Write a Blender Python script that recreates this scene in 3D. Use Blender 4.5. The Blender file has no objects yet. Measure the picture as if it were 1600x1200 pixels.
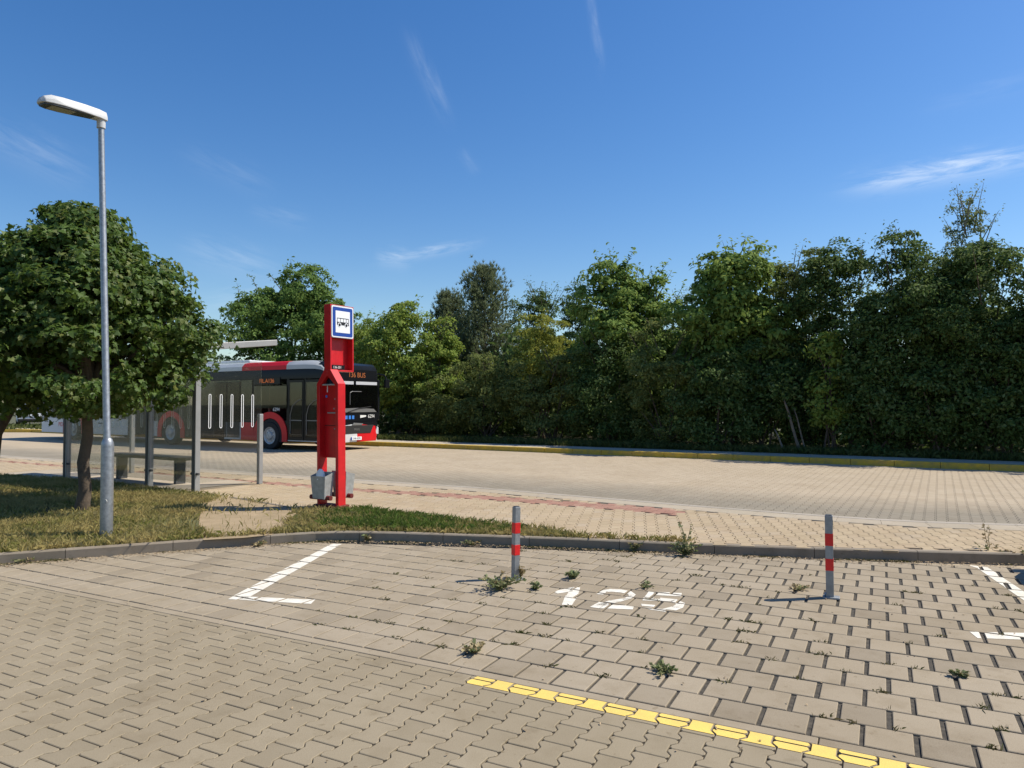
import bpy, bmesh, math, random
import numpy as np
from mathutils import Vector, Matrix
R = math.radians
random.seed(7)
rng = np.random.default_rng(7)
scene = bpy.context.scene
C = scene.collection

# ------------------------------------------------------------------ camera, sky, sun, exposure
FPX, EYE, PITCH = 1120.0, 1.6, math.atan(30/1120.0)
cam_d = bpy.data.cameras.new('camera'); cam = bpy.data.objects.new('camera', cam_d); C.objects.link(cam)
cam.location = (0, 0, EYE); cam.rotation_euler = (R(90)+PITCH, 0, 0)
cam_d.sensor_width = 36; cam_d.lens = 36*FPX/1600; cam_d.clip_end = 3000
scene.camera = cam

SUN_EL, SUN_AZ = R(51), R(81)          # azimuth clockwise from +Y
SUN = Vector((math.sin(SUN_AZ)*math.cos(SUN_EL), math.cos(SUN_AZ)*math.cos(SUN_EL), math.sin(SUN_EL)))
sd = bpy.data.lights.new('sun', 'SUN'); sd.energy = 5.0; sd.angle = R(0.53); sd.color = (1, .93, .81)
so = bpy.data.objects.new('sun', sd); C.objects.link(so); so.rotation_euler = SUN.to_track_quat('Z', 'Y').to_euler()
so.location = (20, 5, 30)
scene.view_settings.view_transform = 'Standard'; scene.view_settings.look = 'None'
scene.view_settings.exposure = 0.3; scene.view_settings.gamma = 1

def ray(px, py):
    dx, dy = (px-800)/FPX, (600-py)/FPX
    return Vector((dx, math.cos(PITCH)-dy*math.sin(PITCH), math.sin(PITCH)+dy*math.cos(PITCH)))
def G(px, py, z=0.0):
    r = ray(px, py); k = (z-EYE)/r.z
    return Vector((r.x*k, r.y*k, z))

world = bpy.data.worlds.new('World'); scene.world = world; world.use_nodes = True
def build_world():
    nt = world.node_tree; N = nt.nodes; L = nt.links; N.clear()
    out = N.new('ShaderNodeOutputWorld'); bg = N.new('ShaderNodeBackground')
    bg.inputs['Strength'].default_value = 0.112
    sky = N.new('ShaderNodeTexSky'); sky.sky_type = 'NISHITA'; sky.sun_disc = False
    sky.sun_elevation = SUN_EL; sky.sun_rotation = SUN_AZ
    sky.altitude = 250; sky.air_density = 1.15; sky.dust_density = 0.55; sky.ozone_density = 3.2
    hs = N.new('ShaderNodeHueSaturation'); hs.inputs['Hue'].default_value = .507; hs.inputs['Saturation'].default_value = 1.31; hs.inputs['Value'].default_value = 1.0
    L.new(sky.outputs[0], hs.inputs['Color'])
    tc = N.new('ShaderNodeTexCoord')
    def math_(op, a, b=None, c=None):
        m = N.new('ShaderNodeMath'); m.operation = op
        for i, v in enumerate((a, b, c)):
            if v is None: continue
            if isinstance(v, (int, float)): m.inputs[i].default_value = v
            else: L.new(v, m.inputs[i])
        return m.outputs[0]
    def dot(v):
        d = N.new('ShaderNodeVectorMath'); d.operation = 'DOT_PRODUCT'
        L.new(tc.outputs['Generated'], d.inputs[0]); d.inputs[1].default_value = v
        return d.outputs['Value']
    total = None
    # thin cirrus wisps and old contrails: direction of both ends, half width, strength, noise scale
    wisps = [((640, 60), (697, 185), .009, .13, 7), ((919, -30), (938, 108), .0045, .2, 6),
             ((1340, 292), (1640, 240), .013, .62, 9), ((1400, 268), (1500, 272), .011, .35, 14),
             ((590, 402), (640, 408), .012, .28, 14), ((600, 408), (738, 382), .007, .3, 12),
             ((-60, 190), (130, 280), .02, .13, 8), ((290, 385), (430, 430), .02, .14, 8),
             ((720, 235), (742, 270), .006, .1, 6), ((290, 240), (420, 300), .016, .06, 8), ((1450, 170), (1640, 120), .012, .05, 8),
             ((320, 478), (480, 452), .02, .13, 9), ((395, 330), (480, 350), .012, .07, 10)]
    for (a, b, w, s, ns) in wisps:
        da, db = ray(*a).normalized(), ray(*b).normalized()
        c = (da+db).normalized(); e1 = (db-da); ln = e1.length/2; e1.normalize()
        e1 = (e1-c*e1.dot(c)).normalized(); e2 = c.cross(e1)
        A, B = dot(e1), dot(e2)
        comb = N.new('ShaderNodeCombineXYZ')
        L.new(math_('MULTIPLY', A, ns), comb.inputs[0]); L.new(math_('MULTIPLY', B, ns*6), comb.inputs[1])
        nz = N.new('ShaderNodeTexNoise'); nz.inputs['Scale'].default_value = 1.6; nz.inputs['Detail'].default_value = 8
        nz.inputs['Roughness'].default_value = .65; nz.inputs['Distortion'].default_value = .6
        L.new(comb.outputs[0], nz.inputs['Vector'])
        n2 = math_('SUBTRACT', nz.outputs[0], .5)
        Bd = math_('ADD', B, math_('MULTIPLY', n2, w*2.4))
        ga = math_('POWER', math_('DIVIDE', A, ln), 4); gb = math_('POWER', math_('DIVIDE', Bd, w), 2)
        g = math_('EXPONENT', math_('MULTIPLY', math_('ADD', ga, gb), -1))
        mr = N.new('ShaderNodeMapRange'); mr.inputs[1].default_value = .36; mr.inputs[2].default_value = .72
        L.new(nz.outputs[0], mr.inputs[0])
        front = math_('GREATER_THAN', dot(c), 0)
        g = math_('MULTIPLY', math_('MULTIPLY', g, math_('MULTIPLY', mr.outputs[0], s)), front)
        total = g if total is None else math_('MAXIMUM', total, g)
    mix = N.new('ShaderNodeMix'); mix.data_type = 'RGBA'; mix.blend_type = 'MIX'
    L.new(total, mix.inputs['Factor']); L.new(hs.outputs[0], mix.inputs['A']); mix.inputs['B'].default_value = (7.2, 7.8, 8.4, 1)
    L.new(mix.outputs['Result'], bg.inputs['Color']); L.new(bg.outputs[0], out.inputs[0])
build_world()

# ------------------------------------------------------------------ materials
def new_mat(name):
    m = bpy.data.materials.new(name); m.use_nodes = True
    return m, m.node_tree, m.node_tree.nodes['Principled BSDF']
def rgb(c): return (c[0], c[1], c[2], 1)
def mat(name, col, rough=.6, metal=0, var=0.0, scale=8, bump=0, bscale=60, spec=.5, coat=0, island=0, col2=None, emis=None, estr=0):
    m, nt, b = new_mat(name); N, L = nt.nodes, nt.links
    b.inputs['Roughness'].default_value = rough; b.inputs['Metallic'].default_value = metal
    b.inputs['Specular IOR Level'].default_value = spec; b.inputs['Coat Weight'].default_value = coat
    b.inputs['Base Color'].default_value = rgb(col)
    if emis: b.inputs['Emission Color'].default_value = rgb(emis); b.inputs['Emission Strength'].default_value = estr
    tc = N.new('ShaderNodeTexCoord')
    src = None
    if var or col2:
        nz = N.new('ShaderNodeTexNoise'); nz.inputs['Scale'].default_value = scale; nz.inputs['Detail'].default_value = 7
        nz.inputs['Roughness'].default_value = .62
        L.new(tc.outputs['Object'], nz.inputs['Vector'])
        r = N.new('ShaderNodeValToRGB'); r.color_ramp.elements[0].position = .32; r.color_ramp.elements[1].position = .7
        c2 = col2 or [min(1, c*(1+var)) for c in col]; c1 = col if col2 else [c*(1-var) for c in col]
        r.color_ramp.elements[0].color = rgb(c1); r.color_ramp.elements[1].color = rgb(c2)
        L.new(nz.outputs[0], r.inputs[0]); src = r.outputs[0]
    if island:
        g = N.new('ShaderNodeNewGeometry'); h = N.new('ShaderNodeHueSaturation')
        mr = N.new('ShaderNodeMapRange'); mr.inputs[3].default_value = 1-island; mr.inputs[4].default_value = 1+island
        L.new(g.outputs['Random Per Island'], mr.inputs[0]); L.new(mr.outputs[0], h.inputs['Value'])
        if src: L.new(src, h.inputs['Color'])
        else: h.inputs['Color'].default_value = rgb(col)
        src = h.outputs[0]
    if src: L.new(src, b.inputs['Base Color'])
    if bump:
        n2 = N.new('ShaderNodeTexNoise'); n2.inputs['Scale'].default_value = bscale; n2.inputs['Detail'].default_value = 5
        L.new(tc.outputs['Object'], n2.inputs['Vector'])
        bp = N.new('ShaderNodeBump'); bp.inputs['Strength'].default_value = bump; bp.inputs['Distance'].default_value = .01
        L.new(n2.outputs[0], bp.inputs['Height']); L.new(bp.outputs[0], b.inputs['Normal'])
    return m

def paver_mat(name, cols, stain=(.6, .55, .45), stain_amt=.35, track=None, grain=.35):
    """concrete blocks: each block its own tint, fine grain, broad dirt; track = (nx, ny, q0, q1, colour) a worn band across q"""
    m, nt, b = new_mat(name); N, L = nt.nodes, nt.links
    b.inputs['Roughness'].default_value = .9; b.inputs['Specular IOR Level'].default_value = .25
    tc = N.new('ShaderNodeTexCoord'); g = N.new('ShaderNodeNewGeometry')
    ramp = N.new('ShaderNodeValToRGB'); E = ramp.color_ramp.elements
    while len(E) < len(cols): E.new(.5)
    for i, c in enumerate(cols): E[i].position = i/(len(cols)-1); E[i].color = rgb(c)
    L.new(g.outputs['Random Per Island'], ramp.inputs[0]); src = ramp.outputs[0]
    def noise(scale, det=6, rough=.6):
        n = N.new('ShaderNodeTexNoise'); n.inputs['Scale'].default_value = scale; n.inputs['Detail'].default_value = det
        n.inputs['Roughness'].default_value = rough; L.new(tc.outputs['Object'], n.inputs['Vector']); return n.outputs[0]
    def mul(src, fac, col):
        mx = N.new('ShaderNodeMix'); mx.data_type = 'RGBA'; mx.blend_type = 'MULTIPLY'
        L.new(fac, mx.inputs['Factor']); L.new(src, mx.inputs['A']); mx.inputs['B'].default_value = rgb(col); return mx.outputs['Result']
    def mrange(src, a, b_, c, d):
        mr = N.new('ShaderNodeMapRange'); mr.inputs[1].default_value = a; mr.inputs[2].default_value = b_
        mr.inputs[3].default_value = c; mr.inputs[4].default_value = d; L.new(src, mr.inputs[0]); return mr.outputs[0]
    src = mul(src, mrange(noise(.9, 8, .62), .4, .75, 0, stain_amt), stain)
    src = mul(src, mrange(noise(5, 6), .5, .72, 0, stain_amt*.8), stain)
    src = mul(src, mrange(noise(230, 2), .4, .7, 0, grain), (.45, .43, .4))
    src = mul(src, mrange(noise(14, 3), .64, .74, 0, .5), (.5, .45, .36))
    src = mul(src, mrange(noise(2.2, 4, .7), .62, .7, 0, .3), (.55, .5, .44))
    if track:
        nx, ny, q0, q1, colr = track
        d = N.new('ShaderNodeVectorMath'); d.operation = 'DOT_PRODUCT'; L.new(tc.outputs['Object'], d.inputs[0]); d.inputs[1].default_value = (nx, ny, 0)
        n = noise(.35, 5); ad = N.new('ShaderNodeMath'); ad.operation = 'MULTIPLY_ADD'; L.new(n, ad.inputs[0]); ad.inputs[1].default_value = 2.2; L.new(d.outputs['Value'], ad.inputs[2])
        a = mrange(ad.outputs[0], q0+.6, q0+1.6, 0, 1); bb = mrange(ad.outputs[0], q1+.4, q1+2.4, 1, 0)
        mm = N.new('ShaderNodeMath'); mm.operation = 'MULTIPLY'; L.new(a, mm.inputs[0]); L.new(bb, mm.inputs[1])
        src = mul(src, mm.outputs[0], colr)
    L.new(src, b.inputs['Base Color'])
    bp = N.new('ShaderNodeBump'); bp.inputs['Strength'].default_value = .25; bp.inputs['Distance'].default_value = .002
    L.new(noise(160, 4, .7), bp.inputs['Height']); L.new(bp.outputs[0], b.inputs['Normal'])
    return m

def leaf_mat(name, cols, trans=.3, rough=.6, spec=.2, patch=None, pscale=.6):
    """leaves: each leaf its own tint from the ramp, some light let through"""
    m, nt, b = new_mat(name); N, L = nt.nodes, nt.links
    g = N.new('ShaderNodeNewGeometry'); ramp = N.new('ShaderNodeValToRGB'); E = ramp.color_ramp.elements
    while len(E) < len(cols): E.new(.5)
    for i, c in enumerate(cols): E[i].position = i/(len(cols)-1); E[i].color = rgb(c)
    L.new(g.outputs['Random Per Island'], ramp.inputs[0]); src = ramp.outputs[0]
    if patch:
        tc = N.new('ShaderNodeTexCoord'); n = N.new('ShaderNodeTexNoise'); n.inputs['Scale'].default_value = pscale; n.inputs['Detail'].default_value = 4
        L.new(tc.outputs['Object'], n.inputs['Vector'])
        mr = N.new('ShaderNodeMapRange'); mr.inputs[1].default_value = .42; mr.inputs[2].default_value = .62; L.new(n.outputs[0], mr.inputs[0])
        mx = N.new('ShaderNodeMix'); mx.data_type = 'RGBA'; L.new(mr.outputs[0], mx.inputs['Factor']); L.new(src, mx.inputs['A']); mx.inputs['B'].default_value = rgb(patch)
        src = mx.outputs['Result']
    L.new(src, b.inputs['Base Color']); b.inputs['Roughness'].default_value = rough; b.inputs['Specular IOR Level'].default_value = spec
    t = N.new('ShaderNodeBsdfTranslucent'); h = N.new('ShaderNodeHueSaturation'); h.inputs['Value'].default_value = 1.7; h.inputs['Hue'].default_value = .485
    L.new(src, h.inputs['Color']); L.new(h.outputs[0], t.inputs['Color'])
    mix = N.new('ShaderNodeMixShader'); mix.inputs[0].default_value = trans
    L.new(b.outputs[0], mix.inputs[1]); L.new(t.outputs[0], mix.inputs[2]); L.new(mix.outputs[0], N['Material Output'].inputs['Surface'])
    return m

def glass_mat(name, tint, refl=1.0, haze=.012):
    m, nt, b = new_mat(name); N, L = nt.nodes, nt.links; N.remove(b)
    tr = N.new('ShaderNodeBsdfTransparent'); tr.inputs[0].default_value = rgb(tint)
    gl = N.new('ShaderNodeBsdfGlossy'); gl.inputs['Roughness'].default_value = .02
    df = N.new('ShaderNodeBsdfDiffuse'); df.inputs[0].default_value = (.5, .5, .48, 1)
    fr = N.new('ShaderNodeFresnel'); fr.inputs[0].default_value = 1.5
    mm = N.new('ShaderNodeMath'); mm.operation = 'MULTIPLY'; mm.inputs[1].default_value = refl; L.new(fr.outputs[0], mm.inputs[0])
    m1 = N.new('ShaderNodeMixShader'); L.new(mm.outputs[0], m1.inputs[0]); L.new(tr.outputs[0], m1.inputs[1]); L.new(gl.outputs[0], m1.inputs[2])
    m2 = N.new('ShaderNodeMixShader'); m2.inputs[0].default_value = haze; L.new(m1.outputs[0], m2.inputs[1]); L.new(df.outputs[0], m2.inputs[2])
    L.new(m2.outputs[0], N['Material Output'].inputs['Surface'])
    return m

M = {}
M['soil'] = mat('joint_soil', (.06, .052, .04), .95, var=.5, scale=30, bump=.5, bscale=90)
M['joint'] = mat('joint_sand', (.075, .062, .045), .95, var=.35, scale=20)
M['joint_beige'] = mat('joint_beige', (.17, .13, .085), .95, var=.35, scale=20)
M['earth'] = mat('earth', (.10, .085, .05), .95, col2=(.07, .085, .03), scale=.4, bump=.4, bscale=8)
M['turf'] = mat('turf_soil', (.15, .12, .055), .95, col2=(.085, .095, .03), scale=1.6, bump=.6, bscale=60)
M['dirt'] = mat('dry_dirt', (.36, .27, .165), .95, col2=(.25, .19, .105), scale=5, bump=.6, bscale=50)
M['bay'] = paver_mat('bay_block', [(0.2786, 0.2323, 0.1678), (0.3434, 0.286, 0.2045), (0.3479, 0.2902, 0.2084), (0.3402, 0.2834, 0.2038), (0.3616, 0.304, 0.2223)], stain_amt=.42)
M['lane'] = paver_mat('lane_block', [(0.2712, 0.2257, 0.1539), (0.3094, 0.2579, 0.1759), (0.2896, 0.2401, 0.1643), (0.3173, 0.2655, 0.1832)], stain_amt=.34)
M['platform'] = paver_mat('platform_block', [(0.3966, 0.3105, 0.1996), (0.4473, 0.3565, 0.2337), (0.4219, 0.3272, 0.2124), (0.4304, 0.3482, 0.2421)], stain_amt=.3)
M['red_block'] = paver_mat('red_block', [(0.3249, 0.1726, 0.125), (0.379, 0.225, 0.1641), (0.352, 0.1874, 0.1406)], stain_amt=.3)
M['road'] = paver_mat('road_block', [(0.4189, 0.3412, 0.2441), (0.4489, 0.3715, 0.2671), (0.4318, 0.3542, 0.2533)], stain_amt=.3, track=(.512, .859, 10.4, 12.6, (.62, .66, .7)))
M['edge_block'] = paver_mat('edge_block', [(0.3806, 0.3268, 0.2466), (0.4325, 0.3676, 0.2784), (0.4065, 0.3513, 0.2625)], stain_amt=.3)
M['kerb'] = paver_mat('kerb_concrete', [(.26, .225, .175), (.3, .255, .2)], stain_amt=.6)
M['kerb_light'] = paver_mat('kerb_light', [(0.3756, 0.3346, 0.2742), (0.419, 0.3694, 0.3031)], stain_amt=.3)
M['kerb_yellow'] = mat('yellow_kerb_paint', (.62, .4, .03), .8, col2=(.36, .26, .07), scale=7, bump=.3, bscale=40)
M['sidewalk'] = mat('far_sidewalk', (.42, .36, .27), .9, var=.15, scale=2, bump=.3, bscale=50)
M['white_paint'] = mat('white_road_paint', (.78, .74, .64), .75, col2=(.55, .51, .42), scale=14, bump=.2, bscale=120)
M['yellow_paint'] = mat('yellow_road_paint', (.80, .56, .12), .75, col2=(.62, .45, .12), scale=7, bump=.2, bscale=120)
M['galv'] = mat('galvanised_steel', (.33, .345, .355), .48, .75, var=.22, scale=26, bump=.05)
M['galv_flat'] = mat('galvanised_plate', (.37, .38, .365), .6, .35, var=.2, scale=14)
M['bollard'] = mat('bollard_grey', (.27, .285, .29), .5, .25, var=.2, scale=14)
M['lamp_white'] = mat('lamp_housing', (.5, .505, .5), .45, 0, var=.06, scale=9)
M['lamp_dark'] = mat('lamp_underside', (.05, .055, .06), .5)
M['lamp_lens'] = mat('lamp_lens', (.3, .28, .22), .25)
M['red'] = mat('red_enamel', (.55, .010, .014), .36, var=.16, scale=6)
M['maroon'] = mat('dark_red_tube', (.13, .012, .01), .6, var=.3, scale=12)
M['tape_red'] = mat('red_reflective_tape', (.72, .014, .014), .45, var=.2, scale=20)
M['post_grey'] = mat('shelter_post_grey', (.33, .33, .32), .45, .35, var=.08, scale=6)
M['dark_post'] = mat('shelter_rail_dark', (.075, .075, .075), .5, .2)
M['bench'] = mat('bench_board', (.05, .045, .038), .65, var=.3, scale=5)
M['roof_grey'] = mat('shelter_roof', (.33, .33, .32), .45, .2, var=.08, scale=4)
M['glass'] = glass_mat('shelter_glass', (.92, .93, .925), .4)
M['etch'] = mat('white_glass_print', (.85, .87, .88), .5)
M['black'] = mat('black_gloss', (.010, .011, .013), .25, spec=.18)
M['bus_glass'] = glass_mat('bus_glass', (.34, .37, .37), .75, haze=.004)
M['car_glass'] = mat('car_glass', (.008, .009, .011), .06, spec=.3)
M['seat_cloth'] = mat('seat_cloth', (.09, .035, .03), .85, var=.3, scale=9)
M['grab_yellow'] = mat('grab_rail', (.45, .3, .05), .4)
M['bus_white'] = mat('bus_white', (.66, .67, .67), .32, var=.06, scale=2, coat=.4)
M['bus_grey'] = mat('bus_grey', (.42, .43, .42), .35, var=.06, scale=2, coat=.3)
M['bus_red'] = mat('bus_red', (.60, .010, .016), .45, var=.1, scale=2, spec=.3)
M['trim_grey'] = mat('door_trim', (.16, .16, .155), .4)
M['rubber'] = mat('rubber', (.014, .014, .014), .8, var=.3, scale=20)
M['rim'] = mat('steel_rim', (.42, .42, .42), .5, .5, var=.3, scale=12)
M['led'] = mat('amber_led', (.05, .02, .005), .6, emis=(1, .26, .05), estr=.32)
M['text_white'] = mat('white_lettering', (.75, .75, .72), .5)
M['icon_blue'] = mat('blue_sticker', (.05, .22, .65), .4)
M['sign_blue'] = mat('sign_blue', (.012, .055, .30), .4)
M['sign_white'] = mat('sign_white', (.8, .82, .84), .45)
M['ink'] = mat('sign_black', (.01, .01, .012), .5)
M['lens_red'] = mat('tail_lens', (.35, .01, .012), .2, coat=.5)
M['headlamp'] = mat('headlamp_lens', (.55, .56, .58), .1, coat=.6)
M['car_white'] = mat('car_white', (.72, .73, .75), .25, coat=.6, var=.03)
M['car_dark'] = mat('car_dark_blue', (.02, .025, .04), .25, coat=.6)
M['bark'] = mat('maple_bark', (.13, .095, .065), .9, col2=(.065, .05, .036), scale=9, bump=.8, bscale=25)
M['bark_pale'] = mat('pale_bark', (.26, .22, .17), .9, col2=(.12, .10, .08), scale=6, bump=.6, bscale=20)
M['limewash'] = mat('limewashed_bark', (.2, .19, .17), .9, col2=(.12, .105, .09), scale=9, bump=.8, bscale=25)
M['litter'] = mat('dry_litter', (.3, .22, .13), .9, island=.5)
M['paper'] = mat('white_bag', (.75, .75, .73), .7)

# ------------------------------------------------------------------ mesh helpers
class MB:
    def __init__(s): s.v, s.f, s.m = [], [], []
    def add(s, vs, fs, mi=0):
        o = len(s.v); s.v += [tuple(v) for v in vs]; s.f += [tuple(i+o for i in f) for f in fs]; s.m += [mi]*len(fs); return s
    def box(s, c, d, rz=0, mi=0, taper=1.0, tapery=None):
        """c = centre, d = full size; taper scales the bottom"""
        hx, hy, hz = d[0]/2, d[1]/2, d[2]/2; ty = taper if tapery is None else tapery
        vs = []
        for z, tx, t2 in ((-hz, taper, ty), (hz, 1, 1)):
            for x, y in ((-hx, -hy), (hx, -hy), (hx, hy), (-hx, hy)):
                X, Y = x*tx, y*t2
                vs.append((c[0]+X*math.cos(rz)-Y*math.sin(rz), c[1]+X*math.sin(rz)+Y*math.cos(rz), c[2]+z))
        return s.add(vs, [(3, 2, 1, 0), (4, 5, 6, 7), (0, 1, 5, 4), (1, 2, 6, 5), (2, 3, 7, 6), (3, 0, 4, 7)], mi)
    def tube(s, pts, rad, n=10, mi=0, cap=True):
        pts = [Vector(p) for p in pts]; rad = rad if isinstance(rad, (list, tuple)) else [rad]*len(pts)
        vs = []; prev = None
        for i, p in enumerate(pts):
            t = (pts[min(i+1, len(pts)-1)]-pts[max(i-1, 0)]).normalized()
            a = prev if prev is not None else (Vector((1, 0, 0)) if abs(t.z) > .7 else Vector((0, 0, 1)))
            a = (a-t*a.dot(t)).normalized(); b = t.cross(a); prev = a
            for k in range(n):
                an = 2*math.pi*k/n; vs.append(p+(a*math.cos(an)+b*math.sin(an))*rad[i])
        fs = []
        for i in range(len(pts)-1):
            for k in range(n):
                fs.append((i*n+k, i*n+(k+1) % n, (i+1)*n+(k+1) % n, (i+1)*n+k))
        if cap: fs += [tuple(range(n))[::-1], tuple(range((len(pts)-1)*n, len(pts)*n))]
        return s.add(vs, fs, mi)
    def prism(s, poly, axis, a0, a1, mi=0):
        """extrude a 2-D polygon: axis 'y' -> poly is (x, z); 'x' -> (y, z); 'z' -> (x, y)"""
        P = {'y': lambda p, a: (p[0], a, p[1]), 'x': lambda p, a: (a, p[0], p[1]), 'z': lambda p, a: (p[0], p[1], a)}[axis]
        n = len(poly); vs = [P(p, a0) for p in poly]+[P(p, a1) for p in poly]
        fs = [tuple(range(n)), tuple(range(2*n-1, n-1, -1))]+[(i, (i+1) % n, n+(i+1) % n, n+i) for i in range(n)]
        return s.add(vs, fs, mi)
    def loft(s, rings, mi=0, closed=True, cap=True):
        n = len(rings[0]); vs = [v for r in rings for v in r]; fs = []
        for i in range(len(rings)-1):
            for k in range(n if closed else n-1):
                fs.append((i*n+k, i*n+(k+1) % n, (i+1)*n+(k+1) % n, (i+1)*n+k))
        if cap and closed: fs += [tuple(range(n))[::-1], tuple(range((len(rings)-1)*n, len(rings)*n))]
        return s.add(vs, fs, mi)
    def wheel_ring(s, c, axis, prof, n=28, mi=0):
        """lathe: prof = (offset along axis, radius)"""
        ax = Vector(axis).normalized(); a = Vector((0, 0, 1)); b = ax.cross(a)
        rings = [[Vector(c)+ax*o+(a*math.cos(2*math.pi*k/n)+b*math.sin(2*math.pi*k/n))*r for k in range(n)] for o, r in prof]
        return s.loft(rings, mi)
    def build(s, name, mats, parent=None, bevel=0, smooth=False, seg=2, loc=None, rot=None, angle=40):
        me = bpy.data.meshes.new(name); me.from_pydata(s.v, [], s.f)
        bm = bmesh.new(); bm.from_mesh(me); bmesh.ops.recalc_face_normals(bm, faces=bm.faces); bm.to_mesh(me); bm.free()
        mats = mats if isinstance(mats, (list, tuple)) else [mats]
        for m in mats: me.materials.append(m)
        if len(mats) > 1: me.polygons.foreach_set('material_index', s.m)
        (me.shade_smooth if smooth else me.shade_flat)()
        if smooth and hasattr(me, 'set_sharp_from_angle'): me.set_sharp_from_angle(angle=R(angle))
        o = bpy.data.objects.new(name, me); C.objects.link(o)
        if parent: o.parent = parent
        if bevel:
            b = o.modifiers.new('bevel', 'BEVEL'); b.width = bevel; b.segments = seg; b.limit_method = 'ANGLE'; b.angle_limit = R(35)
        if loc is not None: o.location = loc
        if rot is not None: o.rotation_euler = rot
        return o

def np_mesh(name, V, counts, idx, mats, parent=None, mi=None, smooth=False):
    me = bpy.data.meshes.new(name); V = np.asarray(V, np.float32); counts = np.asarray(counts, np.int32); idx = np.asarray(idx, np.int32)
    me.vertices.add(len(V)); me.vertices.foreach_set('co', V.ravel())
    me.loops.add(len(idx)); me.loops.foreach_set('vertex_index', idx)
    me.polygons.add(len(counts)); starts = np.concatenate(([0], np.cumsum(counts)[:-1])).astype(np.int32)
    me.polygons.foreach_set('loop_start', starts)
    for m in (mats if isinstance(mats, (list, tuple)) else [mats]): me.materials.append(m)
    if mi is not None: me.polygons.foreach_set('material_index', np.asarray(mi, np.int32))
    me.update(calc_edges=True); me.validate()
    if not smooth: me.shade_flat()
    o = bpy.data.objects.new(name, me); C.objects.link(o)
    if parent: o.parent = parent
    return o
def tag(o, label, cat, group=None):
    o['label'] = label; o['category'] = cat
    if group: o['group'] = group
    return o
def thing(name, label, cat, loc=(0, 0, 0), rz=0, group=None):
    o = bpy.data.objects.new(name, None); o.empty_display_size = .2; C.objects.link(o)
    o.location = loc; o.rotation_euler = (0, 0, rz); return tag(o, label, cat, group)
def struct(o, kind='structure'): o['kind'] = kind; return o
def sheet(name, pts, z, m):
    return struct(MB().add([(p[0], p[1], z) for p in pts], [tuple(range(len(pts)))]).build(name, m))
def text_mesh(name, txt, size, m, parent, matrix, depth=.001, xs=1.0, align='CENTER'):
    cu = bpy.data.curves.new('txt', 'FONT'); cu.body = txt; cu.size = size; cu.extrude = depth; cu.align_x = align; cu.align_y = 'CENTER'
    t = bpy.data.objects.new('txt', cu); C.objects.link(t); dg = bpy.context.evaluated_depsgraph_get(); dg.update()
    me = bpy.data.meshes.new_from_object(t.evaluated_get(dg)); bpy.data.objects.remove(t); bpy.data.curves.remove(cu)
    me.transform(matrix @ Matrix.Diagonal((xs, 1, 1, 1))); me.materials.clear(); me.materials.append(m); me.name = name
    o = bpy.data.objects.new(name, me); C.objects.link(o); o.parent = parent; return o

# frames of reference on the ground
ANG_ROW = R(-27.3); U = Vector((math.cos(ANG_ROW), math.sin(ANG_ROW))); V_ = Vector((-U.y, U.x))          # parking rows
ANG_RD = R(-30.8); D = Vector((math.cos(ANG_RD), math.sin(ANG_RD))); NRM = Vector((-D.y, D.x))             # road
def RD(t, q, z=0.0): p = D*t+NRM*q; return Vector((p.x, p.y, z))
def at_q(px, q):
    """ground point on the line at distance q across the road that lies in the pixel column px"""
    r = ray(px, 640); a = r.x/r.y
    y = q/(NRM.x*a+NRM.y); return Vector((a*y, y, 0))

def clip_convex(poly, cl):
    """clip polygon by a convex counter-clockwise polygon"""
    out = list(poly)
    for i in range(len(cl)):
        a, b = cl[i], cl[(i+1) % len(cl)]; ex, ey = b[0]-a[0], b[1]-a[1]
        inp, out = out, []
        if not inp: return []
        def sd_(p): return ex*(p[1]-a[1])-ey*(p[0]-a[0])
        for j in range(len(inp)):
            p, q = inp[j-1], inp[j]; sp, sq = sd_(p), sd_(q)
            if (sp >= 0) != (sq >= 0):
                t = sp/(sp-sq); out.append((p[0]+(q[0]-p[0])*t, p[1]+(q[1]-p[1])*t))
            if sq >= 0: out.append(q)
    return out
def area(p): return sum(p[i-1][0]*p[i][1]-p[i][0]*p[i-1][1] for i in range(len(p)))/2
def ccw(p): return p if area(p) > 0 else p[::-1]
def in_poly(P, poly):
    x, y = P[:, 0], P[:, 1]; r = np.zeros(len(P), bool)
    for i in range(len(poly)):
        x1, y1 = poly[i-1][0], poly[i-1][1]; x2, y2 = poly[i][0], poly[i][1]
        c = ((y1 > y) != (y2 > y)) & (x < (x2-x1)*(y-y1)/((y2-y1) if y2 != y1 else 1e-9)+x1); r ^= c
    return r

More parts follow.
